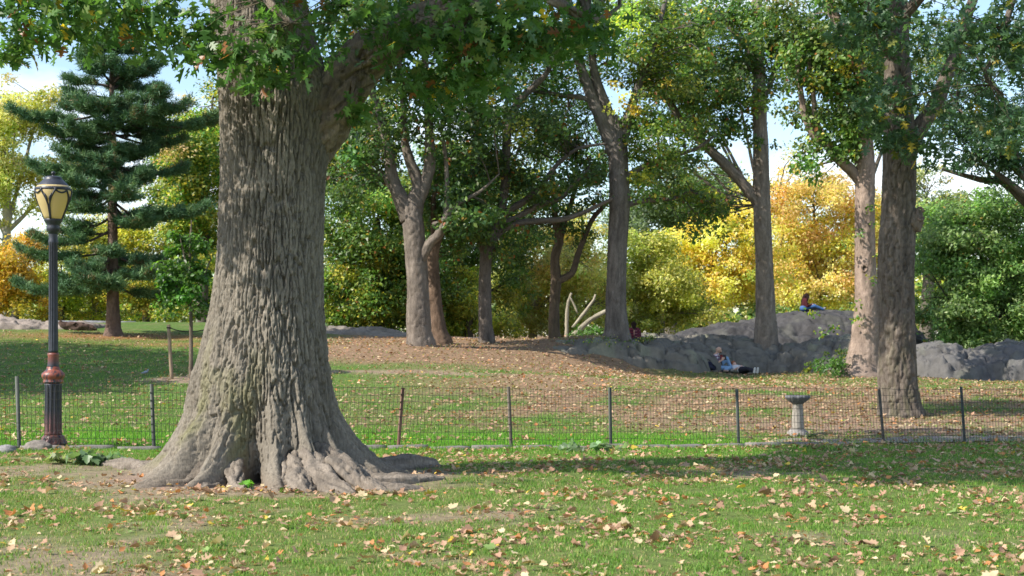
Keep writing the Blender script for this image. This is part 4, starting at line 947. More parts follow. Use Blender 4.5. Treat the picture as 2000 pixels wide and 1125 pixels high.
rk = random.Random(4); s = 0.0
while s < 12.2:
    c = np.array([kx, ky]) + FD * (s + .29) + FN * .07
    o = link('stone', SM[rk.randrange(5)], kerb)
    o.location = (c[0] - kx, c[1] - ky, gz(c[0], c[1]) - .068 + rk.uniform(-.012, .012) - gz(kx, ky)); o.rotation_euler = (rk.uniform(-.05, .05), rk.uniform(-.02, .02), math.atan2(FD[1], FD[0]) + rk.uniform(-.03, .03))
    s += .585
# paved strip to the drinking pedestal
def path():
    u = np.linspace(0, 9.0, 90); v = np.linspace(0.10, 0.95, 10)
    x0, y0 = fence_pt(1470); P0 = np.array([x0, y0]); U, W = np.meshgrid(u, v)
    WW = W * (0.25 + 0.75 * sstep(0, 1.2, U)) + .05 * np.sin(U * 2.1)
    X = P0[0] + FD[0] * U - FN[0] * WW; Y = P0[1] + FD[1] * U - FN[1] * WW
    V = np.stack([X.ravel(), Y.ravel(), ground(X, Y).ravel() + .014], 1); n_, m_ = X.shape
    i = (np.arange(n_ - 1)[:, None] * m_ + np.arange(m_ - 1)[None, :]).ravel()
    o = link('path', make_mesh('path', V, [np.stack([i, i + 1, i + m_ + 1, i + m_], 1)], M_STONE, np.tile((0.23, 0.195, 0.18), (len(V), 1)), True)); struct(o)
path()

def fence():
    posts = [(-190, 735, -186, 873), (33, 735, 38, 873), (296, 750, 301, 872), (545, 752, 545, 874), (787, 757, 777, 880), (993, 755, 999, 878), (1191, 757, 1193, 880), (1439, 760, 1443, 870), (1717, 760, 1727, 866), (1877, 755, 1885, 862), (2090, 752, 2094, 860)]
    x0, y0 = fence_pt(0); base = np.array([x0, y0, gz(x0, y0)])
    root = thing('wire_fence', 'low welded wire mesh fence on thin steel posts across the lawn', 'fence', tuple(base))
    tcol = (0.055, 0.065, 0.055); rng = np.random.RandomState(3); foot = []
    for i, (xt, yt, xb, yb) in enumerate(posts):
        bx, by = fence_pt(xb); b = np.array([bx, by, gz(bx, by) - .08]); t = at(xt, yt, by - .01)
        a = t - b; a /= np.linalg.norm(a); e1 = np.array([FD[0], FD[1], 0]); e2 = np.cross(a, e1)
        prof = [(-.021, -.003), (-.004, -.003), (-.004, -.026), (.004, -.026), (.004, -.003), (.021, -.003), (.021, .003), (-.021, .003)]
        V = np.array([p + e1 * u * 1.15 + e2 * -v for p in (b, t) for u, v in prof]); k = len(prof)
        side = [[j, (j + 1) % k, k + (j + 1) % k, k + j] for j in range(k)]
        acc = Acc(); acc.add(V, [np.array(side), np.array([list(range(k, 2 * k))])], (0.17, 0.085, 0.055) if i == 4 else ((0.10, 0.085, 0.065) if i in (5, 8) else tcol))
        po = acc.build('post', M_METAL, root, False, base)
        if i == 4: po['label'] = 'rust-brown post leaning to the left'
        foot.append((b, t))
    for i in range(len(posts) - 1):
        (b0, t0), (b1, t1) = foot[i], foot[i + 1]; n = max(2, int(round(np.linalg.norm((b1 - b0)[:2]) / .0508)))
        acc = Acc(); us = np.linspace(0, 1, n + 1); sag = .02 * rng.uniform(.3, 1)
        def pt(u, h):
            p = b0 * (1 - u) + b1 * u; p = p.copy(); zg = gz_line(p[0], p[1]); tl = (t0 - b0) * (1 - u) + (t1 - b1) * u
            lean = tl / tl[2]; p[2] = zg + .02
            q = p + lean * np.array([1, 1, 0]) * h; q[2] = p[2] + h - 4 * sag * u * (1 - u) * h / .8
            q[1] += .012 * math.sin(u * 9 + i) * h; q[1] -= 0.004; return q
        hs = np.arange(0, 9) * .1016
        top = .813
        for u in us:
            ext = .05 if (b0[0] + (b1[0] - b0[0]) * u) < -4.4 else .012
            tube(acc, [pt(u, -.02), pt(u, .4), pt(u, top + ext)], [.0029] * 3, 3, .5, (0.045, 0.042, 0.038), cap=False)
        for h in hs:
            if h > .8 and b1[0] < -4.2: continue
            tube(acc, [pt(u, h + rng.uniform(-.003, .003)) for u in us[::3].tolist() + [1.0]], [.0029] * (len(us[::3]) + 1), 3, 5, (0.045, 0.042, 0.038), cap=False)
        stuff(acc.build('wire_mesh', M_METAL, root, False, base))
_lx = np.linspace(-16, 16, 400); _lz = ground(_lx, fence_Y(_lx))
def gz_line(x, y): return float(np.interp(x, _lx, _lz))
fence()

# ------------------------------------------------------------------ lamp post
def lathe(acc, prof, n, colf, flute=None, c=(0, 0, 0)):
    """prof: (z, r) list; colf(z) gives a colour; flute(z) gives groove depth"""
    th = np.arange(n) * 2 * PI / n; V, Cc = [], []
    for z, r in prof:
        fl = flute(z) if flute else 0
        rr = r - fl * (0.5 - 0.5 * np.cos(th * 12)) ** 2
        V.append(np.stack([c[0] + rr * np.cos(th), c[1] + rr * np.sin(th), np.full(n, c[2] + z)], 1)); Cc.append(np.tile(colf(z), (n, 1)))
    V = np.concatenate(V); Cc = np.concatenate(Cc)
    acc.add(V, [tube_faces(len(prof), n), np.array([list(range(n))[::-1]]), np.array([[(len(prof) - 1) * n + k for k in range(n)]])], Cc)
    return acc
def lamp():
    Y = 18.2; x, _, _ = at(104, 880, Y); z0 = gz(x, Y); base = np.array([x, Y, z0]); kp = Y / F
    root = thing('lamp_post', 'black cast iron lamp post with an amber acorn lantern and rusty red collar', 'street lamp', tuple(base))
    zz = lambda y: CAMH - (y - HZ) * kp - z0
    blk = np.array([0.022, 0.025, 0.036]); rust = np.array([0.25, 0.07, 0.045]); dust = np.array([0.13, 0.085, 0.075])
    def part(name, rows, n=72, cf=None, fl=None, smooth=True, mat=M_PAINT, wear=None):
        acc = Acc(); lathe(acc, [(zz(y), r * kp) for y, r in rows], n, cf or (lambda z: blk), fl)
        V = np.concatenate(acc.V); Cc = np.concatenate(acc.C).copy()
        if wear is not None:
            wc, th_ = wear; nz = fbm(V * np.array([22, 22, 14]), 3, 5); m_ = sstep(th_, th_ + .25, nz)[:, None]; Cc = Cc * (1 - m_) + wc * m_
        acc.C = [Cc]; return acc.build(name, mat, root, smooth)
    part('plinth', [(893, 33), (873, 33), (871, 31.5), (870, 30)], 8 * 6, lambda z: dust * .9, wear=(blk * 2, .1))
    part('base', [(870, 27), (864, 27), (861, 25), (856, 22.5), (854, 22.5), (851, 19), (849, 17.5)], 72, lambda z: dust * .5 + rust * .35, lambda z: .012 if zz(866) < z < zz(852) else 0, wear=(blk, .05))
    part('lower_shaft', [(850, 17.2), (846, 17), (842, 16.6), (800, 16.4), (760, 16.3), (752, 16.6), (748, 17)], 96, lambda z: blk * 1.2 if z > zz(838) else blk * .5 + rust * .4, lambda z: .020 if zz(846) < z < zz(752) else 0, wear=(rust, .62))
    part('collar', [(749, 17), (747, 19), (744, 19.5), (742, 17.5), (738, 21), (733, 22.5), (729, 21.5), (726, 17.5), (723, 15), (721, 12.5), (718, 12.5), (716, 11.5)], 72, lambda z: rust, wear=(blk * 1.3, .05))
    part('upper_base', [(718, 11.6), (714, 11), (696, 10.2), (694, 10.8), (691, 10.8), (689, 9.4)], 72, lambda z: blk * 1.2 if z < zz(697) else rust * .7 + blk * .3, lambda z: .010 if zz(714) < z < zz(698) else 0)
    part('upper_shaft', [(690, 9.3), (684, 9.3), (600, 8.9), (480, 8.4), (475, 9.2), (473, 9.4), (470, 9.2), (468, 8.6), (458, 8.6), (455, 9)], 96, lambda z: blk * 1.15, lambda z: .014 if zz(683) < z < zz(478) else 0)
    part('capital', [(457, 9), (453, 9.6), (451, 12.5), (444, 13), (441, 12), (439, 12.5), (436, 14.5), (432, 17), (430, 17.6), (428, 17.6)], 64, lambda z: blk * 1.3)
    gl = [(429, 16), (422, 18.5), (412, 22.5), (400, 27), (388, 31), (378, 32.8), (370, 33), (366, 32), (363, 30)]
    mg = attr_mat('amber lantern glass', .35, .5, trans=.45)
    globe = part('lantern_globe', gl, 64, lambda z: np.array([0.80, 0.63, 0.34]), mat=mg)
    capo = part('lantern_cap', [(373, 32.5), (371, 34), (368, 33.5), (366, 31.5), (362, 28.5), (358, 25.5), (353, 20.5), (349.5, 17), (348.5, 17), (346, 15.5), (344.5, 12), (343.6, 4.5)], 64, lambda z: blk * 1.3)
    fin = part('finial', [(345, 4.2), (343, 2.4), (341, 2.4), (340, 3.8), (337.5, 4.2), (335.5, 3), (334.3, 1)], 24, lambda z: blk)
    fin.parent = capo
    gy = np.array([g_[0] for g_ in gl])[::-1]; gr = np.array([g_[1] for g_ in gl])[::-1]
    def onglobe(a, y, lift=0.7):
        r = (np.interp(y, gy, gr) + lift) * kp; return np.array([r * math.cos(a), r * math.sin(a), zz(y)])
    for i in range(4):
        a0 = -PI / 2 + i * PI / 2
        acc = Acc()
        for s_ in (-1, 1):
            tube(acc, [onglobe(a0 + s_ * .02, 428), onglobe(a0 + s_ * .03, 415), onglobe(a0 + s_ * .06, 402), onglobe(a0 + s_ * .16, 390), onglobe(a0 + s_ * .30, 380), onglobe(a0 + s_ * .42, 373), onglobe(a0 + s_ * .48, 368)], [.013, .012, .011, .011, .012, .014, .016], 6, .02, blk)
            tube(acc, [onglobe(a0 + s_ * .08, 398), onglobe(a0 + s_ * .11, 388, 1), onglobe(a0 + s_ * .22, 380, 1)], [.008, .014, .006], 6, .02, blk)
        acc.build('lantern_rib', M_PAINT, globe, True)
        acc = Acc(); ac = a0 + PI / 4
        tube(acc, [onglobe(ac - .42, 369), onglobe(ac - .28, 375), onglobe(ac, 378.5), onglobe(ac + .28, 375), onglobe(ac + .42, 369)], [.012] * 5, 6, .02, blk)
        acc.build('lantern_swag', M_PAINT, globe, True)
lamp()

def blob_stone(name, label, px, py, Y, sx_, sy_, sz_, seed, colr, arch=False):
    n, m_ = 40, 24; th, ph = np.meshgrid(np.linspace(0, 2 * PI, n, endpoint=False), np.linspace(0.01, PI - .01, m_))
    d = np.stack([np.sin(ph) * np.cos(th), np.sin(ph) * np.sin(th), np.cos(ph)], 2).reshape(-1, 3)
    r = 1 + .16 * fbm(d * 1.6 + seed, 4, seed); V = d * r[:, None] * np.array([sx_, sy_, sz_])
    c = at(px, py, Y); c[2] = gz(c[0], c[1])
    o = link(name, make_mesh(name, V, [tube_faces(m_, n)], M_STONE, np.array(colr)[None] * (1 + .2 * fbm(d * 3, 3, seed + 2))[:, None], True)); o.location = (c[0], c[1], c[2] + sz_ * .2)
    return tag(o, label, 'stone')
blob_stone('rounded_stone', 'pale rounded stone at the left edge by the kerb', 12, 880, 17.3, .12, .09, .08, 3, (0.22, 0.21, 0.21))
blob_stone('rounded_stone', 'domed dusty stone touching the lamp post base', 73, 882, 17.7, .18, .12, .10, 5, (0.20, 0.175, 0.155))

# ------------------------------------------------------------------ drinking pedestal behind the fence
def pedestal():
    Y = 22.8; x, _, _ = at(1558, 850, Y); z0 = gz(x, Y); base = (x, Y, z0 + .006); k = Y / F
    root = thing('stone_pedestal', 'small pale stone pedestal with a dark scalloped basin behind the fence', 'pedestal', base, .2)
    def part(name, rows, n, colr, scal=0.0):
        acc = Acc(); th = np.arange(n) * 2 * PI / n; V = []
        for z, r, s_ in rows: V.append(np.stack([(r + s_ * scal * np.abs(np.sin(th * 6))) * np.cos(th), (r + s_ * scal * np.abs(np.sin(th * 6))) * np.sin(th), np.full(n, z)], 1))
        V = np.concatenate(V); cl = np.array(colr)[None] * (1 + .15 * fbm(V * 12, 3, 8))[:, None]
        acc.add(V, [tube_faces(len(rows), n), np.array([list(range(n))[::-1]]), np.array([[(len(rows) - 1) * n + q for q in range(n)]])], cl)
        return acc.build(name, M_STONE, root, n > 20)
    part('plinth', [(-.05, .185, 0), (.035, .185, 0), (.045, .175, 0), (.07, .15, 0), (.10, .112, 0)], 8, (0.25, 0.23, 0.21))
    part('pillar', [(.098, .108, 0), (.13, .105, 0), (.35, .093, 0), (.49, .084, 0), (.50, .09, 0)], 8, (0.30, 0.27, 0.235))
    part('basin', [(.498, .09, 0), (.52, .11, 0), (.545, .145, .5), (.57, .16, 1), (.585, .175, 1), (.60, .188, 1), (.62, .188, 1), (.632, .175, 1), (.632, .150, .4), (.60, .12, 0), (.585, .02, 0)], 72, (0.13, 0.13, 0.14), .016)
pedestal()

# ------------------------------------------------------------------ people
def capsule(acc, a, b, ra, rb, m=14):
    a = np.array(a, float); b = np.array(b, float)
    d_ = b - a; L = np.linalg.norm(d_)
    if L < 1e-6: d_ = np.array([0, 0, 1e-4]); b = a + d_; L = 1e-4
    t = d_ / L; ref = np.array([1., 0, 0]) if abs(t[0]) < .8 else np.array([0, 1., 0]); e1 = np.cross(t, ref); e1 /= np.linalg.norm(e1); e2 = np.cross(t, e1)
    rows = [(a - t * ra * math.cos(q), ra * math.sin(q)) for q in (0.05, .45, .9, 1.3)] + [(b + t * rb * math.cos(q), rb * math.sin(q)) for q in (1.3, .9, .45, .05)]
    th = np.arange(m) * 2 * PI / m
    V = np.concatenate([c + r * (np.cos(th)[:, None] * e1 + np.sin(th)[:, None] * e2) for c, r in rows])
    acc.add(V, [tube_faces(8, m), np.array([list(range(m))[::-1]]), np.array([[7 * m + q for q in range(m)]])])
def fused(name, caps, colr, mat, parent, voxel=.016, colf=None):
    """capsules fused into one continuous surface"""
    acc = Acc()
    for c in caps: capsule(acc, *c)
    me = make_mesh('tmp', np.concatenate(acc.V), acc.F)
    o = bpy.data.objects.new('tmp', me); C.objects.link(o)
    md = o.modifiers.new('r', 'REMESH'); md.mode = 'VOXEL'; md.voxel_size = voxel; md.use_smooth_shade = True
    ms = o.modifiers.new('s', 'SMOOTH'); ms.factor = .5; ms.iterations = 4
    dg = bpy.context.evaluated_depsgraph_get(); res = bpy.data.meshes.new_from_object(o.evaluated_get(dg))
    C.objects.unlink(o); bpy.data.objects.remove(o); bpy.data.meshes.remove(me)
    res.name = name; n = len(res.vertices); V = np.empty(n * 3, dtype=np.float32); res.vertices.foreach_get('co', V); V = V.reshape(-1, 3)
    a = res.attributes.new('col', 'FLOAT_COLOR', 'POINT'); cc = np.ones((n, 4), dtype=np.float32); cc[:, :3] = colf(V) if colf else np.asarray(colr)
    a.data.foreach_set('color', cc.ravel()); res.materials.clear(); res.materials.append(mat)
    return link(name, res, parent)
SKIN = (0.55, 0.34, 0.25)
def hand(w, d, spread, r=.0095, curl=(0, 0, -.4)):
    """palm and five bent fingers from wrist w along direction d"""
    w = np.array(w); d = np.array(d, float); d /= np.linalg.norm(d); sp = np.array(spread, float); sp /= np.linalg.norm(sp); cu = np.array(curl, float)
    out = [(w, w + d * .07, .026, .030), (w + sp * .02, w + d * .07 + sp * .028, .02, .022), (w - sp * .02, w + d * .07 - sp * .028, .02, .022)]
    for q, L in ((-.033, .055), (-.011, .07), (.011, .075), (.033, .065)):
        k0 = w + d * .08 + sp * q; k1 = k0 + d * L * .5 + cu * .012; k2 = k1 + d * L * .35 + cu * .035
        out += [(k0, k1, r, r * .95), (k1, k2, r * .95, r * .8)]
    k0 = w + d * .02 + sp * .035; k1 = k0 + d * .03 + sp * .03; out += [(k0, k1, .012, .011), (k1, k1 + d * .035 + cu * .02, .011, .009)]
    return out
def person_root(label, px, py, Y, z=None, rz=0.0):
    c = at(px, py, Y); c[2] = gz(c[0], c[1]) if z is None else z
    return thing('person', label, 'person', tuple(c), rz)
def plaid(c1, c2, c3, s=26.0):
    def f(V):
        a = (np.sin(V[:, 1] * s * 2.2 + V[:, 0] * s) > .35); b = (np.sin(V[:, 2] * s * 2.4) > .35)
        out = np.tile(np.array(c1), (len(V), 1)); out[a | b] = c2; out[a & b] = c3; return out
    return f
def reader():
    r = person_root('bald bearded man in a plaid shirt and jeans reading a book against the rock', 1402, 727, 47.3)
    head = [((.02, 0, .735), (.035, 0, .745), .092, .090), ((.05, 0, .68), (.075, 0, .665), .066, .045), ((.115, -.004, .71), (.128, -.004, .695), .014, .017), ((.025, -.088, .71), (.02, -.09, .735), .017, .02), ((.025, .088, .71), (.02, .09, .735), .017, .02), ((-.045, 0, .58), (.0, 0, .68), .055, .054)]
    torso = [((0, 0, .13), (-.06, 0, .34), .12, .12), ((-.06, 0, .34), (-.07, 0, .5), .12, .13)]
    limbs = [((-.08, -.17, .51), (-.10, -.25, .27), .048, .042), ((-.10, -.25, .27), (.11, -.20, .40), .043, .031), ((-.06, .17, .51), (.04, .26, .29), .048, .042), ((.04, .26, .29), (.17, .05, .43), .043, .031),
             ((0, -.09, .12), (.33, -.25, .13), .07, .055), ((.33, -.25, .13), (.18, -.36, .07), .05, .035), ((0, .09, .13), (.31, .10, .43), .07, .055), ((.31, .10, .43), (.47, .05, .09), .05, .038)]
    rb = fused('body', head + torso + limbs + hand((.11, -.20, .40), (.5, .1, .55), (-.4, .2, .4)) + hand((.17, .05, .43), (.35, -.35, .5), (.5, .5, -.1)), SKIN, M_SKIN, r, .012)
    fused('shirt', [((0, -.06, .15), (-.07, -.07, .46), .13, .13), ((0, .06, .15), (-.07, .07, .46), .13, .13), ((-.07, -.15, .52), (-.07, .15, .52), .075, .075), ((-.08, -.18, .51), (-.095, -.235, .34), .068, .062), ((-.06, .18, .51), (.0, .235, .36), .068, .062), ((-.055, 0, .54), (-.03, 0, .59), .08, .066)], None, M_CLOTH, r, .014, plaid((0.62, 0.60, 0.64), (0.22, 0.12, 0.20), (0.10, 0.08, 0.14)))
    fused('shirt_front', [((.06, -.03, .20), (.03, -.02, .42), .10, .09)], (0.03, 0.03, 0.045), M_CLOTH, r, .014)
    fused('jeans', [((-.02, -.08, .13), (-.02, .08, .13), .135, .135), ((0, -.09, .13), (.33, -.25, .13), .098, .076), ((.33, -.25, .13), (.20, -.345, .08), .074, .055), ((0, .09, .14), (.31, .10, .44), .098, .076), ((.31, .10, .44), (.455, .055, .13), .074, .055)], (0.22, 0.36, 0.56), M_CLOTH, r, .014)
    fused('shoe', [((.17, -.36, .05), (.27, -.40, .045), .045, .038)], (0.34, 0.25, 0.22), M_CLOTH, r, .01)
    fused('shoe', [((.47, .05, .05), (.60, .03, .04), .048, .038)], (0.62, 0.60, 0.56), M_CLOTH, r, .01)
    fused('beard', [((.075, -.03, .655), (.095, 0, .645), .03, .032), ((.075, .03, .655), (.095, 0, .645), .03, .032), ((.115, 0, .678), (.118, 0, .676), .012, .012)], (0.13, 0.075, 0.05), M_CLOTH, rb, .01)
    for s_ in (-1, 1):
        fused('eye', [((.112, s_ * .034, .742), (.112, s_ * .034, .743), .011, .011)], (0.03, 0.025, 0.02), M_SKIN, rb, .005)
    bk = thing('book', 'open dark red book held up by the bald man', 'book', tuple(np.array(r.location) + np.array([.15, -.16, .47])), .0)
    for s_, cl in ((-1, (0.22, 0.05, 0.055)), (1, (0.05, 0.045, 0.05))):
        acc = Acc(); e = np.array([.10 * s_, -.05, 0]); up_ = np.array([-.03, .04, .17]); n_ = np.cross(e, up_); n_ /= np.linalg.norm(n_)
        V = [q * e + w_ * up_ + h_ * n_ for h_ in (-.004, .004) for q, w_ in ((0, -.4), (1, -.4), (1, .6), (0, .6))]
        acc.add(V, [np.array([[0, 1, 2, 3], [4, 5, 6, 7], [0, 1, 5, 4], [1, 2, 6, 5], [2, 3, 7, 6], [3, 0, 4, 7]])], cl); acc.build('cover', M_CLOTH, bk)
        acc = Acc(); V = [q * e * .94 + w_ * up_ + h_ * n_ * -s_ for h_ in (.005, .02) for q, w_ in ((0.02, -.37), (1, -.37), (1, .57), (0.02, .57))]
        acc.add(V, [np.array([[0, 1, 2, 3], [4, 5, 6, 7], [0, 1, 5, 4], [1, 2, 6, 5], [2, 3, 7, 6], [3, 0, 4, 7]])], (.75, .72, .65)); acc.build('pages', M_CLOTH, bk)
reader()
def recliner():
    r = person_root('red-haired person in a white top and dark trousers lying beside the reading man', 1433, 727, 47.6)
    fused('body', [((0, 0, .30), (.01, -.01, .31), .082, .08), ((.02, -.06, .27), (.03, -.07, .26), .05, .045), ((.03, -.098, .29), (.03, -.1, .28), .014, .015), ((.02, -.01, .2), (.01, 0, .26), .05, .05), ((.03, -.05, .16), (.22, -.5, .12), .10, .10),
                   ((.12, .06, .20), (.28, -.08, .16), .045, .04), ((.28, -.08, .16), (.30, -.3, .2), .04, .03), ((-.06, -.12, .18), (-.02, -.36, .14), .045, .04), ((-.02, -.36, .14), (.14, -.42, .22), .04, .03), ((.2, -.58, .12), (.32, -.98, .17), .07, .05), ((.32, -.98, .17), (.46, -1.32, .09), .05, .035), ((.3, -.55, .12), (.42, -.95, .14), .07, .05), ((.42, -.95, .14), (.55, -1.3, .09), .05, .035)]
          + hand((.14, -.42, .22), (.9, -.3, 0), (0, .3, .9)) + hand((.30, -.3, .2), (.4, -.9, 0), (.9, .3, 0)), (0.60, 0.37, 0.29), M_SKIN, r, .012)
    fused('top', [((.02, -.04, .17), (.21, -.46, .13), .13, .12), ((.11, -.02, .18), (.28, -.44, .13), .12, .12), ((.12, .06, .2), (.28, -.08, .16), .065, .058), ((.28, -.08, .16), (.30, -.24, .19), .056, .048), ((-.06, -.12, .18), (-.02, -.34, .14), .065, .055)], (0.68, 0.66, 0.66), M_CLOTH, r, .014)
    fused('trousers', [((.2, -.5, .12), (.30, -.48, .12), .13, .13), ((.2, -.58, .12), (.32, -.98, .17), .095, .07), ((.32, -.98, .17), (.45, -1.28, .10), .07, .05), ((.3, -.55, .12), (.42, -.95, .14), .095, .07), ((.42, -.95, .14), (.54, -1.26, .10), .07, .05)], (0.03, 0.03, 0.04), M_CLOTH, r, .014)
    for dx in (0, .10): fused('shoe', [((.46 + dx, -1.34, .07), (.475 + dx, -1.37, .20), .045, .036)], (0.66, 0.65, 0.63), M_CLOTH, r, .01)
    fused('hair', [((-.01, .02, .33), (.0, .03, .32), .092, .085), ((-.05, .02, .26), (-.06, .03, .2), .05, .03), ((.07, .03, .28), (.08, .04, .2), .045, .03)], (0.33, 0.12, 0.06), M_CLOTH, r, .012)
recliner()
def sitter():
    x, Y = (1570 - 1000) * 57.6 / F, 57.6
    r = person_root('dark-haired person in a maroon top and blue jeans sitting on the rock dome', 1570, 607, 57.6, dome_z(x, Y) - .03)
    fused('body', [((.13, 0, .60), (.14, 0, .61), .085, .083), ((.17, 0, .55), (.185, 0, .54), .055, .045), ((.225, 0, .58), (.23, 0, .57), .014, .015), ((.06, 0, .48), (.11, 0, .55), .05, .05), ((0, 0, .12), (.04, 0, .45), .11, .11), ((.06, -.16, .42), (.10, -.2, .2), .045, .04), ((.10, -.2, .2), (.30, -.12, .24), .04, .03), ((.06, .16, .42), (.10, .2, .2), .045, .04), ((.10, .2, .2), (.30, .12, .24), .04, .03), ((0, -.1, .11), (.42, -.12, .19), .07, .05), ((.42, -.12, .19), (.78, -.10, .05), .05, .035), ((0, .1, .11), (.40, .12, .24), .07, .05), ((.40, .12, .24), (.74, .10, .06), .05, .035)]
          + hand((.30, -.12, .24), (.8, .3, -.1), (0, .3, .9)) + hand((.30, .12, .24), (.8, -.3, -.1), (0, .3, .9)), (0.50, 0.31, 0.23), M_SKIN, r, .012)
    fused('jumper', [((0, -.06, .12), (.03, -.07, .42), .13, .12), ((0, .06, .12), (.03, .07, .42), .13, .12), ((.05, -.14, .43), (.05, .14, .43), .075, .075), ((.06, -.17, .42), (.10, -.2, .2), .066, .058), ((.10, -.2, .2), (.28, -.13, .24), .056, .045), ((.06, .17, .42), (.10, .2, .2), .066, .058), ((.10, .2, .2), (.28, .13, .24), .056, .045)], (0.06, 0.016, 0.02), M_CLOTH, r, .014)
    fused('jeans', [((-.02, -.08, .12), (-.02, .08, .12), .135, .135), ((0, -.1, .12), (.42, -.12, .2), .098, .076), ((.42, -.12, .2), (.76, -.10, .07), .074, .055), ((0, .1, .12), (.40, .12, .25), .098, .076), ((.40, .12, .25), (.72, .10, .08), .074, .055)], (0.06, 0.13, 0.30), M_CLOTH, r, .014)
    for s_ in (-1, 1): fused('shoe', [((.78, s_ * .1, .05), (.84, s_ * .1, .13), .045, .036)], (0.2, 0.2, 0.22), M_CLOTH, r, .01)
    fused('hair', [((.10, 0, .63), (.12, 0, .63), .098, .096), ((.04, 0, .58), (-.04, 0, .40), .09, .085), ((-.04, 0, .40), (-.07, 0, .28), .08, .05), ((.14, -.07, .58), (.13, -.1, .42), .05, .035), ((.14, .07, .58), (.13, .1, .42), .05, .035)], (0.022, 0.013, 0.012), M_CLOTH, r, .012)
sitter()
def croucher():
    x, Y = (1238 - 1000) * 48.6 / F, 48.6
    r = person_root('person in a dark red plaid shirt seen from behind, right of the tall trunk', 1238, 660, 48.6, max(gz(x, Y), ledge_z(x, Y)) - .02)
    fused('body', [((0, .04, .62), (0, .05, .63), .085, .083), ((0, .02, .5), (0, .04, .57), .05, .05), ((0, 0, .12), (0, 0, .45), .11, .11), ((-.17, 0, .44), (-.22, .1, .22), .045, .04), ((-.22, .1, .22), (-.12, .32, .26), .04, .03), ((.17, 0, .44), (.22, .1, .22), .045, .04), ((.22, .1, .22), (.12, .32, .26), .04, .03), ((-.1, 0, .11), (-.14, .40, .2), .07, .05), ((-.14, .40, .2), (-.1, .74, .05), .05, .035), ((.1, 0, .11), (.14, .40, .2), .07, .05), ((.14, .40, .2), (.1, .74, .05), .05, .035)]
          + hand((-.12, .32, .26), (.3, .8, 0), (.3, 0, .9)) + hand((.12, .32, .26), (-.3, .8, 0), (.3, 0, .9)), SKIN, M_SKIN, r, .01)
    fused('shirt', [((-.06, 0, .12), (-.08, 0, .42), .13, .125), ((.06, 0, .12), (.08, 0, .42), .13, .125), ((-.15, 0, .45), (.15, 0, .45), .075, .075), ((-.17, 0, .44), (-.22, .1, .22), .066, .058), ((-.22, .1, .22), (-.13, .3, .26), .056, .045), ((.17, 0, .44), (.22, .1, .22), .066, .058), ((.22, .1, .22), (.13, .3, .26), .056, .045)], None, M_CLOTH, r, .014, plaid((0.16, 0.03, 0.045), (0.07, 0.02, 0.04), (0.30, 0.12, 0.14)))
    fused('trousers', [((-.09, -.01, .12), (.09, -.01, .12), .13, .13), ((-.1, 0, .12), (-.14, .40, .21), .095, .076), ((-.14, .40, .21), (-.1, .72, .07), .07, .055), ((.1, 0, .12), (.14, .40, .21), .095, .076), ((.14, .40, .21), (.1, .72, .07), .07, .055)], (0.05, 0.05, 0.07), M_CLOTH, r, .014)
    for s_ in (-1, 1): fused('shoe', [((s_ * .1, .76, .05), (s_ * .1, .80, .13), .045, .036)], (0.1, 0.1, 0.1), M_CLOTH, r, .01)
    fused('hair', [((0, .02, .65), (0, .03, .65), .097, .095), ((0, -.03, .58), (0, -.06, .46), .08, .05)], (0.03, 0.018, 0.015), M_CLOTH, r, .012)
croucher()
def backpack():
    c = at(1383, 728, 46.4); c[2] = gz(c[0], c[1]); r = thing('backpack', 'dark navy backpack slumped on the grass left of the reading man', 'bag', tuple(c))
    bb = fused('body', [((-.10, 0, .13), (.12, 0, .11), .13, .11), ((-.06, 0, .2), (.05, 0, .2), .10, .10), ((-.12, -.05, .08), (.16, -.05, .08), .08, .08)], (0.025, 0.027, 0.05), M_CLOTH, r, .014)
    fused('pocket', [((-.06, -.12, .12), (.07, -.12, .11), .07, .065)], (0.035, 0.037, 0.06), M_CLOTH, bb, .012)
    acc = Acc(); tube(acc, [(-.05, -.02, .29), (-.02, -.03, .345), (.04, -.03, .345), (.07, -.02, .29)], [.012] * 4, 6, .03, (0.02, 0.02, 0.03)); acc.build('strap', M_CLOTH, r, True)
    acc = Acc(); tube(acc, [(.12, -.08, .2), (.22, -.1, .14), (.24, -.1, .03), (.14, -.11, .02)], [.014] * 4, 6, .03, (0.02, 0.02, 0.03)); acc.build('strap', M_CLOTH, r, True)
backpack()
c = at(1190, 655, 47.6); c[2] = gz(c[0], c[1]); wb = thing('plastic_bag', 'small crumpled white bag left of the tall trunk foot', 'bag', tuple(c))
fused('body', [((-.08, 0, .08), (.1, 0, .07), .09, .08), ((-.05, .02, .16), (-.03, .02, .2), .06, .035), ((.08, -.03, .1), (.16, -.03, .06), .07, .05)], (0.62, 0.63, 0.68), M_CLOTH, wb, .014)
fused('handle', [((-.04, .02, .2), (-.08, .02, .26), .02, .014), ((-.03, .02, .2), (.02, .02, .25), .02, .014)], (0.62, 0.63, 0.68), M_CLOTH, wb, .008)
c = at(283, 730, 34.0); c[2] = gz(c[0], c[1]); pg = thing('pigeon', 'small grey pigeon on the shaded lawn left of the stake', 'bird', tuple(c)); pg.scale = (.62, .62, .62)
fused('body', [((.0, 0, .11), (.07, 0, .125), .055, .05), ((-.03, 0, .10), (-.14, 0, .085), .04, .014), ((.09, 0, .15), (.115, 0, .20), .032, .026), ((.12, 0, .21), (.125, 0, .212), .027, .026), ((.148, 0, .208), (.17, 0, .20), .007, .004)], (0.26, 0.29, 0.36), M_SKIN, pg, .007)
for s_ in (-1, 1): fused('leg', [((.02, s_ * .02, .07), (.025, s_ * .022, .0), .007, .006), ((.025, s_ * .022, .005), (.055, s_ * .03, .004), .005, .004)], (0.4, 0.15, 0.12), M_SKIN, pg, .004)

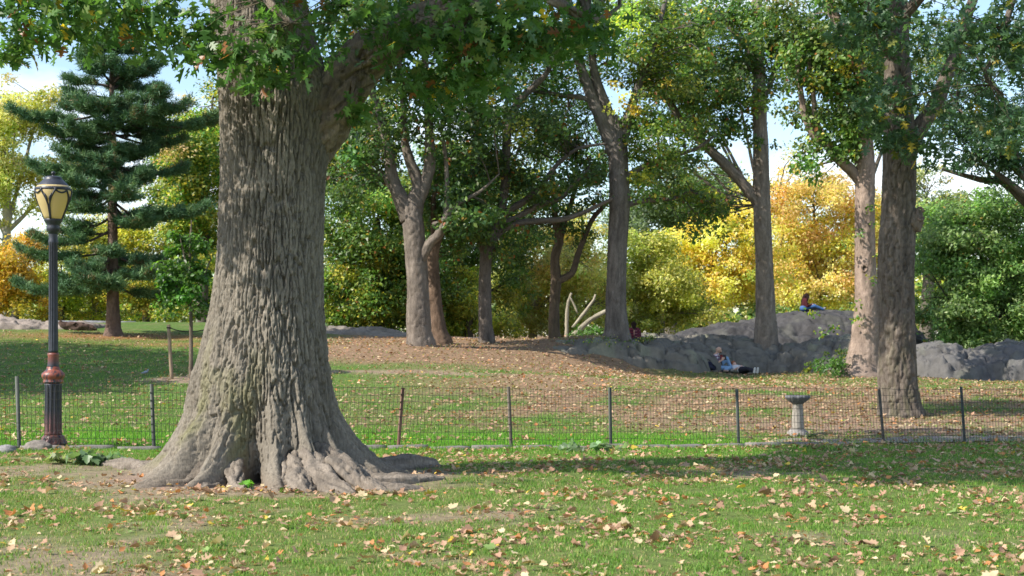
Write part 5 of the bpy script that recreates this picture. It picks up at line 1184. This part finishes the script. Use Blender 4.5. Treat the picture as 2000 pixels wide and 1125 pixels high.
# ------------------------------------------------------------------ low plants, fallen wood
def plant(label, px, py, Y, w_, h_, n, nl, ls, pal, seed, name='low_plant', tm=RHOMB, up=.7):
    rng = np.random.RandomState(seed); c = at(px, py, Y); c[2] = gz(c[0], c[1])
    root = thing(name, label, 'plant', tuple(c)); cs = np.stack([rng.normal(size=n) * w_ * .5, rng.normal(size=n) * w_ * .35, rng.uniform(.25, 1, n) * h_], 1)
    acc = Acc()
    for p in cs: tube(acc, [(p[0] * .3, p[1] * .3, -.02), (p[0] * .7, p[1] * .7, p[2] * .6), tuple(p)], [.006, .005, .003], 4, .1, (0.12, 0.13, 0.05), cap=False)
    stuff(acc.build('stems', M_BARK, root))
    acc = Acc(); foliage(acc, cs, np.full(n, max(.06, w_ * .22)), nl, ls, pal, rng, tm, up); acc.build('foliage', M_LEAF, root)
plant('dusty grey-green leafy clump on the grass between lamp and roots', 178, 903, 16.2, .34, .10, 12, 12, .11, [((0.13, 0.20, 0.09), 3), ((0.18, 0.26, 0.13), 2)], 1, tm=leaf_broad())
plant('small bright green sprout in the hollow between the front roots', 492, 930, 13.75, .07, .13, 3, 3, .07, [((0.12, 0.32, 0.03), 1)], 2, 'sprout', leaf_broad())
plant('tiny green seedling beside the front roots of the huge trunk', 553, 950, 13.6, .10, .04, 3, 3, .06, [((0.14, 0.30, 0.04), 1)], 3, 'sprout', leaf_broad())
plant('green bush at the left foot of the pinkish trunk', 1625, 722, 40.6, .6, .55, 22, 26, .09, G_BRIGHT, 4, 'small_bush')
plant('yellow-flecked weed at the foot of the rock ledge', 1580, 726, 46.0, .3, .3, 9, 16, .09, YG, 5)
plant('dark green shrub in the rock cleft left of the pinkish trunk', 1650, 690, 43.8, .7, .8, 20, 26, .10, G_DARK, 6, 'small_bush')
plant('patch of green ivy below the tall grey trunk', 1170, 668, 45.3, 1.2, .12, 24, 18, .07, G_BRIGHT + YG[:1], 7, 'ivy_patch')
plant('small leafy tuft on the rock right of the tall trunk', 1240, 668, 46.4, .5, .22, 14, 18, .08, YG[:2] + G_BRIGHT[:1], 8)
plant('bright green bush between the crooked and tall trunks', 1155, 655, 49.5, .9, .5, 24, 34, .10, G_BRIGHT, 9, 'small_bush')
plant('weed growing at the kerb left of the pedestal', 1575, 870, 21.4, .12, .14, 5, 6, .07, G_DARK, 10)
plant('broad-leaved dusty green weed at the kerb near the middle posts', 1178, 884, 19.3, .3, .12, 8, 8, .10, [((0.16, 0.25, 0.13), 1)], 11, tm=leaf_broad())
plant('pale broad-leaved weed at the kerb right of the middle post', 1125, 886, 19.1, .2, .07, 5, 6, .09, [((0.16, 0.24, 0.12), 1)], 12, tm=leaf_broad())
def pale_limbs():
    base = at(1112, 662, 53.0); base[2] = gz(base[0], 53.0)
    r = thing('dead_tree', 'bare whitish fallen limbs propped between crooked and tall trunks', 'tree', tuple(base))
    for i, pl in enumerate([[(1102, 668, 4), (1125, 650, 4.5), (1150, 627, 4.2), (1175, 612, 4), (1205, 600, 3.5)], [(1106, 668, 3.5), (1107, 630, 3.2), (1109, 595, 2.8), (1116, 572, 2)], [(1118, 640, 2.4), (1140, 612, 2.6), (1160, 585, 2), (1163, 575, 1.6)], [(1112, 580, 2), (1120, 592, 1.6), (1128, 612, 1.2)]]):
        p, rr = px_path(pl, 53.0); p[0][2] = min(p[0][2], base[2]) if i < 2 else p[0][2]
        acc = Acc(); bark_tube(acc, p, rr, 12, .1, .08, .012, 500 + i, (0.30, 0.27, 0.21)); acc.build('limb', M_BARK, r, True, base)
pale_limbs()
def log_():
    c = at(145, 648, 48.5); c[2] = gz(c[0], c[1]); r = thing('fallen_log', 'dark weathered root stump lying left of the pine trunk', 'log', tuple(c))
    acc = Acc(); bark_tube(acc, [(-.5, 0, .30), (-.3, 0, .14), (.1, 0, .10), (.5, .05, .08), (.75, .05, .02)], [.05, .10, .13, .10, .03], 20, .04, .06, .05, 600, (0.09, 0.06, 0.05), gnarl=.15); acc.build('stem', M_BARK, r, True)
    acc = Acc(); bark_tube(acc, [(-.1, 0, .12), (-.02, -.1, .2), (.1, -.12, .25)], [.05, .04, .015], 10, .04, .05, .03, 601, (0.09, 0.06, 0.05)); acc.build('stub', M_BARK, r, True)
log_()

# tree just past the left edge: its crown shades the lawn behind the lamp
tree('shade_tree', 'leafy tree just beyond the left edge that shades the lawn behind the lamp', 29.0,
     [(-900, 760, 26), (-905, 600, 22), (-900, 400, 20), (-890, 200, 16)], [[(-900, 420, 12), (-780, 250, 8), (-650, 120, 4)], [(-900, 380, 12), (-1020, 200, 8), (-1150, 100, 4)], [(-895, 330, 10, 0), (-880, 150, 7, 3), (-870, 50, 4, 5)]],
     [(-930, 20, 0, 420, 150, 4.5, 120, .95), (-900, 60, 6, 400, 150, 3.5, 80, .95), (-640, -40, 3, 230, 110, 3.5, 60, .9)], G_MID, 19, .3, 60, m=16, ds=.2)

# ------------------------------------------------------------------ grass
def grass():
    rng = np.random.RandomState(8)
    def sample(n, y0, y1, pw=1.0):
        y = y0 + (y1 - y0) * rng.uniform(size=n) ** pw; x = rng.uniform(-1, 1, n) * (y * .36 * 1.12 + .6); return x, y
    acc = Acc()
    for (n, y0, y1, hh, ww, two) in ((105000, 7.4, 11.0, .027, .0030, True), (80000, 11.0, 13.2, .029, .0036, False), (150000, 13.0, 18.6, .034, .0042, False), (150000, 18.6, 28, .050, .0055, False), (70000, 28, 46, .06, .009, False)):
        x, y = sample(n, y0, y1)
        g_, d_, l_, nd_, lu_ = ground_cover(x, y)
        q = np.stack([x, y, x * 0], 1); cl = fbm(q * 2.6, 3, 61)
        keep = rng.uniform(size=n) < np.clip((g_ + .10 - .7 * d_ * (np.hypot(x - OAK[0], y - OAK[1]) < 2.3)) * (0.62 + 1.0 * cl) + .6 * lu_, 0.02, 1)
        ok = np.hypot(x - OAK[0], (y - OAK[1])) > 1.35; keep &= ok
        x, y, lu_, cl, g_ = x[keep], y[keep], lu_[keep], cl[keep], g_[keep]; N = len(x)
        z = ground(x, y); b = np.stack([x, y, z - .004], 1)
        h = hh * rng.uniform(.45, 1.35, N) * (0.75 + .5 * np.clip(cl + .4, 0, 1)) * (1 + .15 * lu_)
        az = rng.uniform(0, 2 * PI, N); ln = rng.uniform(.1, .9, N) ** 1.2 * h
        tip = b + np.stack([np.cos(az) * ln, np.sin(az) * ln, h], 1)
        a2 = rng.uniform(0, 2 * PI, N); w_ = ww * rng.uniform(.7, 1.4, N); e = np.stack([np.cos(a2) * w_, np.sin(a2) * w_, w_ * 0], 1)
        dry = np.clip(.27 - .7 * cl - .4 * lu_ + .20 * sstep(1.5, -2.5, x) * (y < 15) - .10 * (x > 1) * (y < 19), .03, .9) * (1 if y0 < 18 else .9)
        c_ = pick([((0.14, 0.275, 0.045), 5), ((0.18, 0.325, 0.055), 4), ((0.095, 0.205, 0.035), 3), ((0.27, 0.355, 0.085), 2)], N, rng, .12)
        sd = rng.uniform(size=N) < dry; c_[sd] = pick([((0.46, 0.38, 0.21), 3), ((0.36, 0.34, 0.13), 3), ((0.36, 0.25, 0.15), 1)], sd.sum(), rng, .15)
        c_ = c_ * (1 - lu_[:, None] * np.array([.12, -.18, .35]))
        if two:
            mid = (b + tip) / 2; mid[:, 2] += h * .16
            V = np.stack([b - e, b + e, mid + e * .75, mid - e * .75, tip], 1).reshape(-1, 3); o = np.arange(N)[:, None] * 5
            acc.add(V, [o + np.array([[0, 1, 2, 3]]), o + np.array([[3, 2, 4]])], np.repeat(c_, 5, 0))
        else:
            V = np.stack([b - e, b + e, tip], 1).reshape(-1, 3); acc.add(V, [np.arange(3 * N).reshape(-1, 3)], np.repeat(c_, 3, 0))
    o = acc.build('grass', M_GRASS); stuff(tag(o, 'short patchy green lawn grass with dry straw-coloured blades', 'grass'))
grass()

# ------------------------------------------------------------------ fallen leaves
def fallen():
    from mathutils import Matrix
    rng = np.random.RandomState(12)
    PAL = [((0.47, 0.32, 0.205), 5, 'tan'), ((0.42, 0.25, 0.17), 5, 'pinkish brown'), ((0.50, 0.22, 0.09), 1.6, 'orange'), ((0.56, 0.45, 0.28), 3, 'pale straw'), ((0.27, 0.165, 0.11), 1.2, 'dark brown'), ((0.60, 0.44, 0.08), .35, 'yellow'), ((0.19, 0.28, 0.09), .5, 'green')]
    tm = [leaf_lobed(.5, .5), leaf_lobed(-.4, .6), leaf_broad(.6, .3), leaf_broad(-.5, .5), leaf_lobed(.2, -.4), leaf_broad(.9, .8)]
    def frame(n, tilt):
        nv = rng.normal(size=(n, 3)) * tilt; nv[:, 2] += 1; nv *= np.where(rng.uniform(size=n) < .5, 1, 1)[:, None]; nv /= np.linalg.norm(nv, axis=1, keepdims=True)
        t = rng.normal(size=(n, 3)); t -= nv * (t * nv).sum(1, keepdims=True); t /= np.linalg.norm(t, axis=1, keepdims=True); return nv, t, np.cross(nv, t)
    n = 40000; y = 7.4 + 14.0 * rng.uniform(size=n) ** 1.0; x = rng.uniform(-1, 1, n) * (y * .36 * 1.1 + .5)
    q = np.stack([x, y, x * 0], 1); cl = fbm(q * .8, 3, 66)
    shade_band = np.exp(-((y - 16.6) / 2.0) ** 2) * (x > -1.5)
    keep = (rng.uniform(size=n) < np.clip(.24 + .85 * cl + .42 * shade_band, .03, 1)) & (np.hypot(x - OAK[0], y - OAK[1]) > 1.15); x, y = x[keep], y[keep]
    kd = rng.uniform(-1.5, 9.5, 700); kx_ = kd; ky_ = fence_Y(kx_) - .12 - np.abs(rng.normal(size=700)) * .22      # drifts against the kerb
    rx_ = OAK[0] + rng.normal(size=260) * .9; ry_ = OAK[1] - 1.45 - np.abs(rng.normal(size=260)) * .28                 # and against the roots
    x = np.concatenate([x, kx_, rx_]); y = np.concatenate([y, ky_, ry_]); n = len(x)
    wts = np.array([p[1] for p in PAL]); pi_ = rng.choice(len(PAL), n, p=wts / wts.sum()); si = rng.choice(len(tm), n)
    size = rng.uniform(.02, .07, n) * np.where(rng.uniform(size=n) < .10, 1.7, 1.0); fr = frame(n, .32)
    pos = np.stack([x, y, ground(x, y) + .012 + .05 * size], 1)
    pxs = 1000 + x * F / y; pys = HZ - (pos[:, 2] - CAMH) * F / y
    score = np.where((pxs > 5) & (pxs < 1995) & (pys < 1120), size / y, -1)
    big = np.argsort(-score)[:300]; mask = np.ones(n, bool); mask[big] = False; rest = np.where(mask)[0]
    cols = np.array([p[0] for p in PAL]); acc = Acc()
    for j in range(len(tm)):
        s_ = rest[(si[rest] == j) & (size[rest] > .05)]; place(acc, tm[j], pos[s_], size[s_], (fr[0][s_], fr[1][s_], fr[2][s_]), cols[pi_[s_]] * np.exp(rng.normal(size=(len(s_), 1)) * .15))
    s_ = rest[size[rest] <= .05]; place(acc, RHOMB, pos[s_], size[s_] * 1.25, (fr[0][s_], fr[1][s_], fr[2][s_]), cols[pi_[s_]] * np.exp(rng.normal(size=(len(s_), 1)) * .15))
    # smaller leaves beyond the fence and on the slopes
    m_ = 34000; y2 = 19 + 29 * rng.uniform(size=m_) ** .85; x2 = rng.uniform(-1, 1, m_) * (y2 * .36 * 1.12 + .5)
    g_, d_, l_, nd_, lu_ = ground_cover(x2, y2); q2 = np.stack([x2, y2, x2 * 0], 1)
    kp = rng.uniform(size=m_) < np.clip(.30 + .9 * l_ + .25 * d_ + .45 * fbm(q2 * .7, 3, 68) + .32 * (x2 > 1), .05, 1) * (1 - .85 * lu_); x2, y2 = x2[kp], y2[kp]; m2 = len(x2)
    c2 = pick([(p[0], p[1]) for p in PAL], m2, rng, .2); place(acc, RHOMB, np.stack([x2, y2, ground(x2, y2) + .03], 1), rng.uniform(.05, .115, m2), frame(m2, .35), c2 * .82)
    stuff(tag(acc.build('leaf_litter', M_LEAF_DRY), 'scattered small dry leaves strewn over the lawn and slopes', 'leaves'))
    var = {}; named = {}
    for i in big:
        key = (int(si[i]), int(pi_[i]))
        if key not in var: var[key] = make_mesh('fallen_leaf', tm[key[0]][0], tm[key[0]][1], M_LEAF_DRY, np.tile(PAL[key[1]][0], (len(tm[key[0]][0]), 1)))
        o = link('fallen_leaf', var[key]); R3 = np.stack([fr[1][i], fr[2][i], fr[0][i]], 1) * size[i]
        o.matrix_world = Matrix([[*R3[0], pos[i][0]], [*R3[1], pos[i][1]], [*R3[2], pos[i][2]], [0, 0, 0, 1]])
        cn_ = PAL[key[1]][2]; sz_ = 'large' if size[i] > .13 else 'small'
        row = 'close to the kerb' if y[i] > 15 else ('midway down the grass' if y[i] > 10.8 else 'near the bottom edge')
        colm = ['below the lamp', 'below the huge trunk', 'right of the roots', 'below the middle posts', 'below the pedestal', 'below the burl trunk'][int(np.searchsorted([270, 650, 980, 1350, 1670], pxs[i]))]
        named.setdefault(f'{sz_} {cn_} fallen leaf {row}, {colm}', []).append((pxs[i], o, f'{cn_} fallen leaves {row}'))
    for lab, items in named.items():
        items.sort(key=lambda e: e[0])
        nth = ['leftmost ', 'second ', 'third ', 'fourth ', 'fifth ', 'sixth ', 'seventh ', 'eighth ', 'ninth ', 'tenth ', 'eleventh ', 'twelfth ', 'thirteenth ', 'fourteenth ', 'fifteenth ', 'sixteenth ', 'seventeenth ']
        nn_ = len(items); words = [''] if nn_ == 1 else (['left ', 'right '] if nn_ == 2 else (nth[:nn_ - 1] + ['rightmost '] if nn_ <= 18 else None))
        for k_, (_, o, gp) in enumerate(items): tag(o, (words[k_] if words else '') + lab, 'leaf', gp)
fallen()
